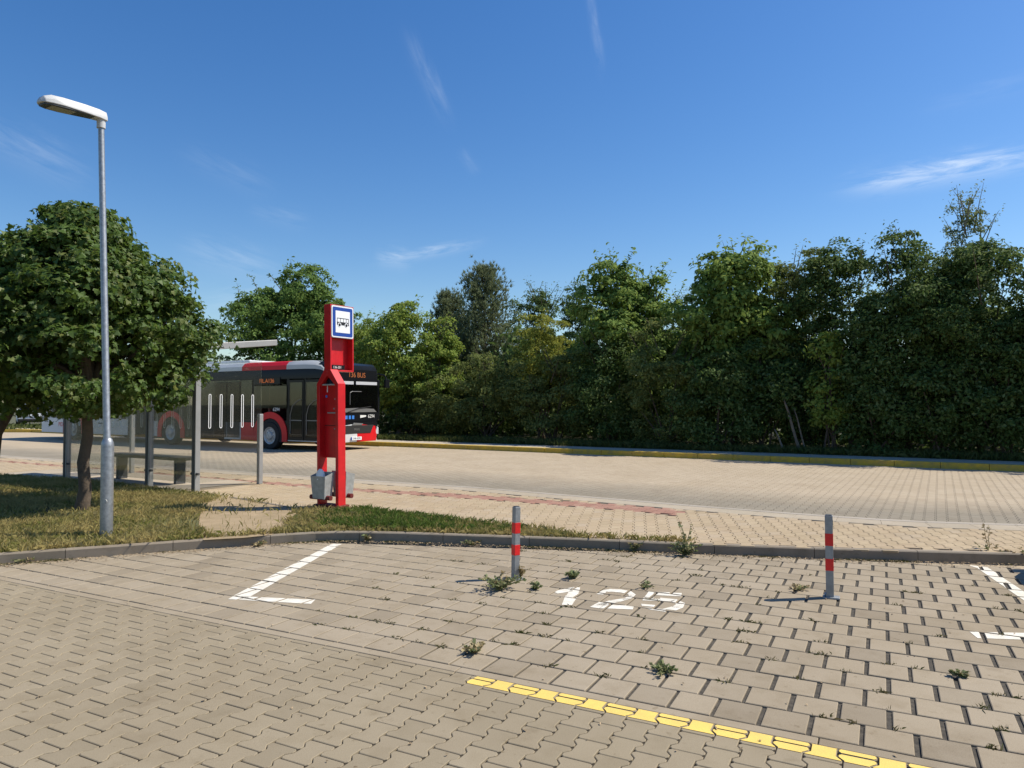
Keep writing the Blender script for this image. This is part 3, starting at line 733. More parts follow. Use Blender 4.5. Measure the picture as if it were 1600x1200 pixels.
def maple(px, py, label, crown_c, lobes, n, lean=(0, 0), z=KZ, r0=.085, seed=1):
    global rng
    keep = rng; rng = np.random.default_rng(seed)
    p = G(px, py, z); t = thing('maple_tree', label, 'tree', p, 0, 'round-crowned maples on the verge')
    mb = MB(); fk = (lean[0]*1.5, lean[1]*1.5, 1.75)
    limbs(mb, (0, 0, -.05), lobes, r0, fk); tr = mb.build('trunk', M['bark'], t, smooth=True)
    P, out = crown_points(lobes, n, .27, 60, .55)
    up = np.zeros_like(P)
    leaf_mesh('crown', P, out, .086, MAPLE, M['maple'], t, up=.35, rnd=.6, droop=.5)
    rng = keep; return t
M['maple'] = leaf_mat('maple_leaf', [(.045, .082, .014), (.06, .108, .018), (.075, .13, .024), (.10, .16, .032), (.06, .10, .018), (.165, .19, .055)], .34, rough=.5, spec=.28)
def maple_lobes(c, r, h, n, seed, low=1.0):
    g = np.random.default_rng(seed); L = []
    for k in range(n):
        ph = g.uniform(0, 6.28); s = g.uniform(-1, 1); rho = math.sqrt(max(0, 1-s*s))
        f = .66; wide = 1.0 if s < .15 else 1-.38*(s-.15)   # broad below, peaked above
        rad = r*g.uniform(.34, .5)
        L.append((c[0]+math.cos(ph)*rho*r*f*wide, c[1]+math.sin(ph)*rho*r*f*wide, c[2]+s*h*.5*f*1.12, rad, rad, rad*.82))
    L.append((c[0], c[1], c[2], r*.62, r*.62, h*.34)); L.append((c[0], c[1], c[2]-h*.16, r*.78, r*.78, h*.26))
    return L
def dome_lobes(R0, z0, zm, z1, n, seed, cx=0, cy=0):
    """clumps over a peaked dome: widest at zm, flat below, closing to a point at z1"""
    g = np.random.default_rng(seed); L = []
    def rad(z): return R0*(max(0, 1-((z-zm)/(z1-zm))**1.15) if z > zm else 1-.22*((zm-z)/(zm-z0))**2)
    for k in range(n):
        z = z0+.3+(z1-z0-.55)*g.random()**1.05; ph = k*2.4+g.normal(0, .3); r = rad(z)
        lr = g.uniform(.32, .54)*(1 if r > .8 else .7); rr = max(0, r-lr*.8)
        L.append((cx+math.cos(ph)*rr, cy+math.sin(ph)*rr, z, lr, lr, lr*.8))
    zz = z0+.3
    while zz < z1-.5: r = max(.2, rad(zz)*.8); L.append((cx, cy, zz, r, r, .4)); zz += .4
    return L
L1 = dome_lobes(1.93, 1.48, 2.15, 4.22, 46, 15, cx=-.06)
maple(127, 797, 'round maple with dense dark green crown behind the street lamp', None, L1, 60000, lean=(.06, 0), seed=11)
L2 = dome_lobes(1.85, 1.78, 2.3, 3.85, 50, 8, cx=-.1, cy=.2)
maple(-40, 781, 'maple at the left edge with leaning trunk, crown merging into the round maple', None, L2, 34000, lean=(.38, .05), r0=.1, seed=12)

KINDS = {
 'ash':    dict(shape=OVAL, size=.2, cols=[(.06, .105, .024), (.085, .14, .032), (.12, .18, .05), (.07, .115, .028)], crad=0.42, per=70, shell=.45),
 'locust': dict(shape=OVAL, size=.17, cols=[(.10, .155, .028), (.135, .19, .036), (.18, .24, .05), (.10, .15, .03)], crad=0.38, per=70, shell=.45),
 'walnut': dict(shape=OVAL, size=.22, cols=[(.075, .125, .026), (.11, .165, .036), (.16, .22, .055), (.085, .13, .03)], crad=0.42, per=60, shell=.45),
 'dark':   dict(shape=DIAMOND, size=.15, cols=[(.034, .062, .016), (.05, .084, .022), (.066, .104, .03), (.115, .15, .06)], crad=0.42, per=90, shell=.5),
 'olive':  dict(shape=DIAMOND, size=.13, cols=[(.08, .108, .03), (.11, .138, .04), (.155, .178, .06), (.08, .10, .03)], crad=0.32, per=90, shell=.55),
 'yellow': dict(shape=DIAMOND, size=.14, cols=[(.13, .16, .034), (.17, .19, .038), (.23, .22, .04), (.11, .14, .03)], crad=0.32, per=80, shell=.5),
 'poplar': dict(shape=DIAMOND, size=.15, cols=[(.06, .095, .03), (.085, .125, .042), (.11, .15, .055)], crad=0.3, per=60, shell=.4),
 'birch':  dict(shape=DIAMOND, size=.11, cols=[(.08, .11, .045), (.11, .14, .06), (.15, .175, .08)], crad=0.22, per=40, shell=.3),
}
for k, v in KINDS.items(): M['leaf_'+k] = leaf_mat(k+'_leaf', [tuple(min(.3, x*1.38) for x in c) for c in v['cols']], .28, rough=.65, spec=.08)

def wood_tree(name, label, cat, kind, px, q, top, hw, bottom, n, seed, lobes=16, dens=None, sprigs=6, trunk=True, lean=0, lr=(.26, .42), group='trees behind the far pavement', peak=.4, pale=False):
    """tree or shrub of the wood: crown from the picture height `top` down to `bottom` at distance q across the road"""
    global rng
    keep = rng; rng = np.random.default_rng(seed); g = rng; K = KINDS[kind]
    b = at_q(px, q); sc = b.y/FPX
    zt = EYE+(630-top)*sc; zb = max(.15, EYE+(630-bottom)*sc); w = hw*sc
    t = thing(name, label, cat, (b.x, b.y, .13), g.uniform(0, 0), group)
    h = zt-zb; c = (lean*w, 0, (zt+zb)/2-.13); L = []
    for k in range(lobes):
        ph = g.uniform(0, 6.28); s = g.uniform(-1, 1); rho = math.sqrt(max(0, 1-s*s*.8)); wide = 1 if s < 0 else 1-peak*s
        rad = w*g.uniform(*lr)
        L.append((c[0]+math.cos(ph)*rho*w*.68*wide, c[1]+math.sin(ph)*rho*w*.6*wide, c[2]+s*(h*.5-rad*.75), rad, rad, min(rad, h*.3)*g.uniform(.7, .95)))
    L.append((c[0], c[1], c[2], w*.6, w*.55, h*.38)); L.append((c[0], c[1], c[2]-h*.15, w*.75, w*.65, h*.3))
    P, out = crown_points(L, int(n*1.3), K['crad'], K['per'], K['shell'])
    mb = MB()
    # sprigs: loose shoots that break the outline
    SP, SO = [], []
    for k in range(sprigs):
        ph = g.uniform(0, 6.28); rr = g.uniform(.0, .75)*w; s0 = Vector((c[0]+math.cos(ph)*rr, c[1]+math.sin(ph)*rr*.7, c[2]+h*.5*(1-.5*(rr/w))-.35))
        dr = Vector((math.cos(ph)*.45+g.normal(0, .2), math.sin(ph)*.4, 1)).normalized(); ln = g.uniform(.5, 1.15)*min(1, h/5)
        mb.tube([s0-dr*.5, s0+dr*ln*.5, s0+dr*ln+Vector((0, 0, -.03))], [.02, .012, .004], 4)
        for j in range(int(26*ln)):
            f = g.uniform(.15, 1.05); SP.append(s0+dr*ln*f+Vector(g.normal(0, .10, 3))); SO.append(dr)
    if SP: P = np.r_[P, np.array([tuple(v) for v in SP])]; out = np.r_[out, np.array([tuple(v) for v in SO])]
    ok = P[:, 2] > .02; P, out = P[ok], out[ok]
    if trunk:
        limbs(mb, (0, 0, -.1), L[:8], max(.06, w*.055), (lean*w*.5, 0, max(.5, zb+h*.18)))
    else:
        for k in range(7):
            e = L[k % len(L)]; mb.tube([(g.normal(0, .15), g.normal(0, .12), -.05), (e[0]*.4, e[1]*.4, e[2]*.45), e[:3]], [.035, .025, .01], 5)
    mb.build('trunk' if trunk else 'stems', M['bark_pale'] if pale else M['bark'], t, smooth=True)
    leaf_mesh('crown', P, out, K['size']*.85, K['shape'], M['leaf_'+kind], t, up=.35, rnd=.65, droop=.4)
    rng = keep; return t

M['needle'] = leaf_mat('pine_needle', [(.12, .155, .075), (.15, .185, .09), (.18, .21, .115)], .3, rough=.55)
def pine(label, px, q, top, hw, bottom, seed):
    """pine: whorls of up-swept branches carrying needle tufts"""
    global rng
    keep = rng; rng = np.random.default_rng(seed); g = rng
    b = at_q(px, q); sc = b.y/FPX; H = EYE+(630-top)*sc-.13; zb = max(.3, EYE+(630-bottom)*sc); w = hw*sc
    t = thing('pine_tree', label, 'tree', (b.x, b.y, .13), 0, 'pines behind the shrubs'); mb = MB()
    mb.tube([(0, 0, -.1), (0, 0, H*.5), (0, 0, H-.1)], [.14, .09, .015], 8)
    T, O = [], []
    z = zb
    while z < H-.2:
        f = (z-zb)/(H-zb); rad = w*min(1.0, 1.15*(1-f)**.62+.12)
        for k in range(g.integers(7, 10)):
            an = g.uniform(0, 6.28); ln = rad*g.uniform(.7, 1.1); tip = Vector((math.cos(an)*ln, math.sin(an)*ln, z+ln*(.55+.5*f)-.1)); s = Vector((0, 0, z-.1))
            mid = s+(tip-s)*.55-Vector((0, 0, ln*.12)); mb.tube([s, mid, tip], [.022, .014, .005], 4)
            for j in range(int(14+ln*16)):
                u = g.uniform(.3, 1.0); p = (s+(mid-s)*(u/.55)) if u < .55 else (mid+(tip-mid)*((u-.55)/.45))
                T.append(tuple(p+Vector(g.normal(0, .10+.05*ln, 3)))); o = (tip-mid).normalized()+Vector((0, 0, .7)); O.append(tuple(o.normalized()))
        z += g.uniform(.22, .34)
    for k in range(26): T.append((g.normal(0, .05), g.normal(0, .05), H-.45+k*.022)); O.append((g.normal(0, .3), g.normal(0, .3), 1))
    T, O = np.array(T), np.array(O); per = 9; n = len(T)*per
    P = np.repeat(T, per, 0); ax = unit(np.repeat(O, per, 0)+rng.normal(0, .42, (n, 3))); sd_ = unit(np.cross(ax, rng.normal(0, 1, (n, 3))))
    ln = rng.uniform(.12, .24, n)[:, None]; wd = .016
    V = np.stack([P-sd_*wd, P+sd_*wd, P+ax*ln], 1)
    mb.build('trunk', M['bark'], t, smooth=True); np_mesh('crown', V.reshape(-1, 3), np.full(n, 3), np.arange(3*n), M['needle'], t)
    rng = keep; return t

W = wood_tree
W('ash_tree', 'tall rounded ash tree above the bus, behind the bus stop sign', 'tree', 'ash', 455, 25.5, 416, 108, 640, 40000, 21, 32, sprigs=7, peak=.5)
W('ash_tree', 'dark ash tree at the far left behind the round maple', 'tree', 'ash', 285, 30, 545, 75, 650, 7000, 22, 14, sprigs=4)
W('locust_tree', 'bright green locust tree just right of the bus', 'tree', 'locust', 622, 24.2, 470, 70, 655, 18000, 23, 20, sprigs=8, peak=.45, pale=True)
W('locust_tree', 'lower yellow-green locust between the bus stop sign and the bright locust', 'tree', 'locust', 552, 25.6, 492, 52, 650, 10000, 24, 14, sprigs=5)
W('locust_tree', 'narrow locust between the bright locust and the small pine', 'tree', 'locust', 685, 25, 500, 42, 640, 6500, 25, 12, sprigs=5)
pine('small slender pine left of the tall pine', 702, 28.5, 458, 40, 600, 31)
pine('tall bushy pine rising in the middle of the tree row', 757, 28, 418, 56, 650, 32)
W('poplar_tree', 'dark upright poplar right of the tall pine', 'tree', 'poplar', 843, 31, 436, 38, 620, 8000, 41, 16, sprigs=10, peak=.5)
W('poplar_tree', 'thin poplar between the dark poplar and the tall leafy ash', 'tree', 'poplar', 902, 30, 442, 36, 620, 7000, 42, 14, sprigs=9, peak=.5)
W('poplar_tree', 'small poplar tip just right of the tall pine', 'tree', 'poplar', 806, 32, 468, 20, 600, 2600, 43, 8, sprigs=4, peak=.6)
W('elder_shrub', 'yellowish shrub below the dark poplar', 'shrub', 'yellow', 846, 25.4, 490, 62, 640, 10000, 44, 16, sprigs=3, trunk=False, group='shrubs of the wood edge')
W('ash_tree', 'tall leafy ash with loose top shoots in the middle right', 'tree', 'walnut', 965, 25.5, 410, 78, 640, 14000, 45, 22, sprigs=12, peak=.5)
W('ash_tree', 'ash with open branches right of the tall leafy ash', 'tree', 'walnut', 1022, 26.5, 424, 46, 640, 6500, 46, 14, sprigs=10, peak=.3)
W('dark_tree', 'distant dark tree behind the white car', 'tree', 'dark', 10, 46, 600, 75, 668, 5000, 61, 14, sprigs=3)
W('dark_tree', 'distant dark tree behind the rear of the bus', 'tree', 'dark', 130, 44, 596, 85, 672, 5000, 62, 14, sprigs=3)
W('dark_tree', 'distant dark tree behind the middle of the bus', 'tree', 'dark', 235, 40, 590, 80, 672, 5000, 63, 14, sprigs=3)
W('birch_tree', 'thin pale birch seen in the gap between two ashes', 'tree', 'birch', 1075, 30, 452, 34, 600, 3200, 47, 12, sprigs=6, pale=True)
W('walnut_tree', 'bright broad walnut tree right of the gap in the wood', 'tree', 'walnut', 1150, 24.4, 384, 98, 660, 19000, 48, 26, sprigs=9, peak=.4)
W('willow_tree', 'dull green willow between the walnut and the dense dark willow', 'tree', 'olive', 1248, 25, 392, 74, 660, 15000, 49, 20, sprigs=5, peak=.3)
W('willow_tree', 'dense dark willow right of the pale stems, its top rounded', 'tree', 'dark', 1330, 24.2, 376, 82, 680, 20000, 50, 24, sprigs=2, peak=.25)
W('willow_tree', 'dense dark willow with loose shoots sticking up above its neighbours', 'tree', 'dark', 1418, 23.8, 366, 92, 680, 22000, 55, 26, sprigs=5, peak=.3)
W('birch_tree', 'drooping birch top rising highest at the right', 'tree', 'birch', 1515, 27, 306, 56, 540, 7500, 51, 42, sprigs=16, peak=.55, pale=True, lr=(.12, .22))
W('willow_tree', 'dense dark willow below the drooping birch', 'tree', 'dark', 1530, 23.6, 382, 100, 690, 25000, 52, 28, sprigs=3, peak=.2)
W('willow_tree', 'dark willow cut by the right edge', 'tree', 'dark', 1650, 23.6, 374, 100, 690, 18000, 53, 22, sprigs=4, peak=.3)
W('willow_tree', 'unseen willow added beyond the right frame edge to shade the far pavement', 'tree', 'dark', 1850, 23.6, 340, 140, 700, 14000, 54, 20, sprigs=4)  # out of view, added so its shadow falls on the far sidewalk
for k, (lab, kd, px, q, top, hw, n) in enumerate([
    ('rounded olive shrub behind the kerb right of the bus', 'olive', 690, 24.7, 580, 56, 9000),
    ('broad olive shrub below the tall pine', 'olive', 762, 24.6, 552, 70, 13000),
    ('olive shrub with grey-green leaves below the yellowish shrub', 'olive', 862, 24.2, 548, 72, 13000),
    ('dark shrub below the tall leafy ash', 'dark', 952, 24, 512, 66, 9500),
    ('olive shrub below the birch gap', 'olive', 1040, 23.4, 502, 66, 9500),
    ('dark low shrub at the foot of the walnut', 'dark', 1120, 22.9, 560, 72, 9500),
    ('dark low shrub left of the pale stems', 'dark', 1190, 23.5, 540, 62, 8500),
    ('dark shrub behind the pale stems', 'dark', 1265, 24.2, 520, 66, 8000),
    ('light green shrub sprig right of the pale stems', 'locust', 1298, 22.9, 522, 26, 2400),
    ('dark shrub in front of the dense dark willow', 'dark', 1372, 23.0, 560, 66, 8500),
    ('dark shrub in front of the willow below the birch', 'dark', 1470, 22.9, 555, 70, 8500),
    ('dark shrub near the right edge of the wood', 'dark', 1570, 22.9, 550, 70, 8500),
    ('dark shrub at the foot of the bright locust', 'dark', 640, 24.8, 590, 60, 5000)]):
    W('wild_shrub', lab, 'shrub', kd, px, q, top, hw, 705, n, 70+k, 14, sprigs=6, trunk=False, group='shrubs of the wood edge', peak=.25)
def back_wood():
    # the depth of the wood behind the front trees, one mass nobody could count
    n = 60000; t = rng.uniform(-27, 22, n); q = rng.uniform(26, 37, n); z = .1+rng.random(n)**.9*(3.6+.8*np.sin(t*.7)+.5*np.sin(t*1.9))
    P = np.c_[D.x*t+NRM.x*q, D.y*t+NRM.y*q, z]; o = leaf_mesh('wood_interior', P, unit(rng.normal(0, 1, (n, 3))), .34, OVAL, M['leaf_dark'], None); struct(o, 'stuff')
back_wood()
def stems():
    b = at_q(1240, 22.7); t = thing('sapling_stems', 'three pale bare leaning stems in front of the dark shrubs', 'tree', (b.x, b.y, .13)); mb = MB()
    s = b.y/FPX
    for (x0, x1, h, r) in ((10, -14, 85, .05), (19, 2, 70, .03), (-14, -28, 36, .035)):
        mb.tube([(x0*s, 0, -.03), ((x0*.6+x1*.4)*s, .05, h*s*.4), ((x0*.25+x1*.75)*s, .02, h*s*.75), (x1*s, .1, h*s)], [r, r*.85, r*.7, r*.5], 8)
    mb.build('trunk', M['bark_pale'], t, smooth=True)
    P = np.array([(x1*s*1.1, .1, 95*s) for x1 in (-14,)])+rng.normal(0, .3, (500, 3)); leaf_mesh('crown', P, unit(rng.normal(0, 1, (500, 3))), .14, DIAMOND, M['leaf_dark'], t)
stems()

# ------------------------------------------------------------------ street lamp
def street_lamp():
    b = G(166, 838, KZ); t = thing('street_lamp', 'tall grey galvanised street lamp with flat white head on the verge', 'street lamp', b)
    H = EYE+(630-188)*b.y/FPX-KZ; tx = -.13
    mb = MB(); mb.tube([(0, 0, -.05), (0, 0, .02), (0, 0, 1.02), (-.002, 0, 1.05), (-.002, 0, 1.09), (-.002, 0, 1.10)], [.066, .066, .066, .063, .05, .044], 24)
    mb.build('pole_base', M['galv'], t, smooth=True)
    MB().tube([(-.002, 0, 1.08), (-.01, 0, 1.12), (tx, 0, H)], [.044, .038, .032], 20).build('pole', M['galv'], t, smooth=True)
    p = MB(); p.tube([(.02, -.06, .40), (.02, -.075, .40)], [.022, .022], 12); p.build('service_cap', M['galv_flat'], t)
    h = thing('lamp_head', '', '', (tx, 0, H)); del h['label']; del h['category']; bpy.data.objects.remove(h)
    # head: a flat tapered box pointing over the parking bays
    head = bpy.data.meshes; dv = Vector((-.43, -.70, 0)).normalized(); rz = math.atan2(dv.y, dv.x); tilt = R(-4.5)
    ring = []
    for (x, w, z0, z1) in ((-.05, .05, -.03, .07), (.04, .07, -.02, .085), (.2, .088, -.012, .094), (.44, .108, -.004, .098), (.56, .106, -.004, .094), (.63, .085, -.002, .07), (.66, .045, .002, .03)):
        ring.append([(x, -w, z0), (x, w, z0), (x, w*.98, z0+(z1-z0)*.45), (x, w*.62, z1), (x, -w*.62, z1), (x, -w*.98, z0+(z1-z0)*.45)])
    rot = (0, -tilt, rz); loc = (tx, 0, H+.055)
    hd = MB().loft(ring).build('lamp_head', M['lamp_white'], t, smooth=True, loc=loc, rot=rot, bevel=.006, angle=30)
    MB().prism([(.1, -.06), (.42, -.1), (.56, -.095), (.635, -.06), (.635, .06), (.56, .095), (.42, .1), (.1, .06)], 'z', -.022, -.001).build('underside', M['lamp_dark'], hd, bevel=.004)
    MB().box((.44, 0, -.025), (.25, .13, .008)).build('lens', M['lamp_lens'], hd)
    MB().box((.3, -.066, .078), (.012, .012, .03)).build('clip', M['lamp_dark'], hd)
    MB().tube([(tx, 0, H-.06), (tx, 0, H+.075)], [.046, .046], 18).build('spigot', M['lamp_white'], t, smooth=True)
street_lamp()

# ------------------------------------------------------------------ bollards
def bollard(px, py, h, w, rz, lean, label):
    b = G(px, py, 0); t = thing('parking_bollard', label, 'bollard', b, rz, 'striped parking bollards'); t.rotation_euler = (0, lean, rz)
    z = [0, .38*h, .51*h, .635*h, .775*h, h]
    MB().box((0, 0, h/2-.01), (w, w, h+.02)).build('post', M['bollard'], t, bevel=.004)
    for z0, z1 in ((.335*h, .48*h), (.635*h, .785*h)):
        MB().box((0, 0, (z0+z1)/2), (w+.003, w+.003, z1-z0)).build('stripe', M['tape_red'], t, bevel=.003)
    MB().box((0, 0, h+.001), (w-.012, w-.012, .01)).build('cap', M['lamp_dark'], t, bevel=.003)
    MB().box((w/2+.001, .004, h*.91), (.003, .012, .04)).build('lock_slot', M['ink'], t)
    MB().box((.01, -.005, .006), (w*2.1, w*1.5, .016)).build('base_plate', M['bollard'], t, bevel=.003)
    MB().tube([(-w*.5, -w*.25, .03), (-w*.5-.012, -w*.25, .03)], .014, 8).build('hinge', M['galv'], t)
bollard(805, 905, .655, .056, R(33), R(1.2), 'red and white striped grey bollard with weeds round its foot')
bollard(1297, 934, .675, .060, R(-24), R(-.3), 'red and grey striped bollard standing clear right of the number 125')

# ------------------------------------------------------------------ bus stop pylon and its bins
def pylon():
    b = RD(-7.31-.235, 7.5+.075, KZ); t = thing('bus_stop_pylon', 'red metal bus stop pylon with bus sign on its top flag', 'bus stop sign', b, ANG_RD); t.rotation_euler = (R(.35), R(-.45), ANG_RD)
    z1, z2, zt, wb, wd = 1.78, 1.99, 2.93, .21, .075     # local: x along the road, y towards the road
    out = lambda s: [(s*wb, 0), (s*wb, z1), (s*.058, z2), (s*.0, z2), (s*.0, z2-.09), (s*(wb-.055), z1-.03), (s*(wb-.055), 0)]
    for s in (-1, 1): MB().prism([(p[0], p[1]) for p in out(s)], 'y', -wd, wd).build('leg', M['red'], t, bevel=.006)
    MB().box((0, .045, 1.245), (2*wb-.112, .02, 1.07)).build('info_panel', M['red'], t)
    MB().box((0, 0, .03), (2*wb+.1, .2, .03)).build('base_plate', M['maroon'], t, bevel=.006)
    p = MB(); p.box((.02, .03, 1.36), (.24, .012, .02)); p.build('slot_rail', M['galv_flat'], t, bevel=.003)
    MB().box((0, .0315, 1.175), (2*wb-.115, .008, .012)).build('fold_line', M['maroon'], t)
    for (x, z) in ((.04, 1.13), (.03, 1.42), (.05, 1.56), (.13, 1.56)): MB().tube([(x, .036, z), (x, .028, z)], .012, 8).build('rivet', M['galv_flat'], t)
    MB().tube([(-.12, .036, 1.60), (-.12, .028, 1.60)], .02, 10).build('sticker', M['icon_blue'], t)
    MB().box((-.1, .03, 1.72), (.015, .006, .12), 0).build('scratched_strip', M['sign_white'], t, rot=None)
    dome = MB().wheel_ring((0, 0, z1+.0), (0, 0, 1), [(0, .085)], 4) if False else MB().loft([[(math.cos(k*.5236)*r, math.sin(k*.5236)*r*.6, z) for k in range(12)] for r, z in ((.085, z1+.0), (.075, z1+.05), (.045, z1+.08), (.01, z1+.09))])
    dome.build('lamp_dome', M['black'], t, smooth=True)
    MB().box((0, 0, z1-.012), (.27, .09, .022)).build('dome_shelf', M['galv_flat'], t, bevel=.004)
    # flag: a shallow box facing along the road, reaching out towards the road
    y0, y1, x0, x1, th = -.07, .405, -.062, .062, .024
    zb = z2-.03
    f = MB()
    f.box((0, y0+th/2, (zb+zt)/2), (x1-x0, th, zt-zb)); f.box((0, y1-th/2, (zb+zt)/2), (x1-x0, th, zt-zb))
    f.box((0, (y0+y1)/2, zt-th/2), (x1-x0-.002, y1-y0-2*th, th)); f.box((0, (y0+y1)/2, zb+th/2), (x1-x0-.002, y1-y0-2*th, th))
    fl = f.build('flag_frame', M['red'], t, bevel=.003)
    MB().box((x0+.012, (y0+y1)/2, (zb+zt)/2), (.012, y1-y0-2*th, zt-zb-2*th)).build('flag_back', M['red'], fl)
    sx, yc, zc = x1+.004, (y0+y1)/2, zt-.245
    def rrect(w, h, r): return [(yc+sx_*(w/2-r)+r*math.cos(a), zc+sz_*(h/2-r)+r*math.sin(a)) for sx_, sz_, a0 in ((1, 1, 0), (-1, 1, 90), (-1, -1, 180), (1, -1, 270)) for a in (R(a0), R(a0+30), R(a0+60), R(a0+90))]
    sg = MB().prism(rrect(.452, .47, .03), 'x', x1-.012, x1+.008).build('bus_sign', M['galv_flat'], t)
    MB().prism(rrect(.44, .458, .028), 'x', x1+.0085, x1+.0105).build('white_rim', M['sign_white'], sg)
    MB().prism(rrect(.405, .424, .02), 'x', x1+.011, x1+.0125).build('blue_border', M['sign_blue'], sg)
    MB().prism(rrect(.292, .318, .004), 'x', x1+.013, x1+.0145).build('white_field', M['sign_white'], sg)
    k = MB(); xa, xb = x1+.015, x1+.0165
    Q = lambda y, z, w, h: k.prism([(yc+y-w/2, zc+z-h/2), (yc+y+w/2, zc+z-h/2), (yc+y+w/2, zc+z+h/2), (yc+y-w/2, zc+z+h/2)], 'x', xa, xb)
    Q(0, -.025, .236, .046); Q(0, .052, .236, .009); Q(-.115, .02, .008, .06); Q(.115, .02, .008, .06); Q(-.05, .024, .007, .05); Q(.012, .024, .007, .05); Q(.068, .024, .007, .05); Q(.118, -.04, .014, .02)
    k.build('bus_pictogram', M['ink'], sg)
    for y in (-.07, .07):
        MB().tube([(xb, yc+y, zc-.045), (xb+.0012, yc+y, zc-.045)], .034, 16).build('wheel_gap', M['sign_white'], sg)
        MB().tube([(xb+.0014, yc+y, zc-.045), (xb+.003, yc+y, zc-.045)], .022, 16).build('wheel_icon', M['ink'], sg)
    pl = MB().box((-.02, yc-.03, zb+.064), (.02, .31, .07)).build('line_plate', M['black'], t)
    text_mesh('line_numbers', '136-201', .052, M['text_white'], pl, Matrix.Translation((-.008, yc-.03, zb+.064)) @ Matrix.Rotation(R(90), 4, 'Z') @ Matrix.Rotation(R(90), 4, 'X'))
    MB().box((.03, -wd-.012, .19), (0.01, .01, .01)).build('bin_hook', M['maroon'], t)
    return t
pylon()
def bin_(side, label):
    b = RD(-7.31-.2, 7.5+.07, KZ); o = b+Vector((NRM.x, NRM.y, 0))*(side*.175); o += Vector((D.x, D.y, 0))*(-.035 if side < 0 else .03)
    t = thing('litter_bin', label, 'litter bin', (o.x, o.y, KZ+.15), ANG_RD, 'grey bins on the pylon')
    w, d, h, th = .285, .18, .32, .006; s = .8
    m = MB()
    a = [(-w/2, -d/2), (w/2, -d/2), (w/2, d/2), (-w/2, d/2)]; ai = [(x*(1-2*th/w), y*(1-2*th/d)) for x, y in a]
    hz = lambda x, y: h+(.05 if y*side < 0 else 0)
    vs = [(x*s, y*s, 0) for x, y in a]+[(x, y, hz(x, y)) for x, y in a]+[(x, y, hz(x, y)) for x, y in ai]+[(x*s, y*s, .02) for x, y in ai]
    m.add(vs, [(3, 2, 1, 0)]+[(i, (i+1) % 4, 4+(i+1) % 4, 4+i) for i in range(4)]+[(4+i, 4+(i+1) % 4, 8+(i+1) % 4, 8+i) for i in range(4)]+[(8+i, 8+(i+1) % 4, 12+(i+1) % 4, 12+i) for i in range(4)]+[(12, 13, 14, 15)])
    m.build('bucket', M['galv_flat'], t)
    MB().tube([(-.2, -.02, .015), (.19, -.02, .015)], .034, 14).build('pivot_tube', M['maroon'], t, smooth=True)
    MB().tube([(0, -d/2*side*-1-.0, h*.86), (0, -d/2*side*-1+side*.006, h*.86)], .01, 8).build('rivet', M['sign_white'], t)
    if side < 0:
        g = MB(); g.loft([[(.0+math.cos(a_)*r+.0, .01+math.sin(a_)*r*.7, z) for a_ in [k*6.283/9 for k in range(9)]] for r, z in ((.03, .2), (.075, .3), (.05, .38), (.02, .415))]); tag(g.build('rubbish_bag', M['paper'], None, loc=(o.x-.03, o.y, KZ+.15)), 'white crumpled rubbish sticking out of the nearer grey bin', 'rubbish')
    return t
bin_(-1, 'grey steel litter bin on the near side of the red pylon'); bin_(1, 'grey steel litter bin half hidden on the road side of the red pylon')

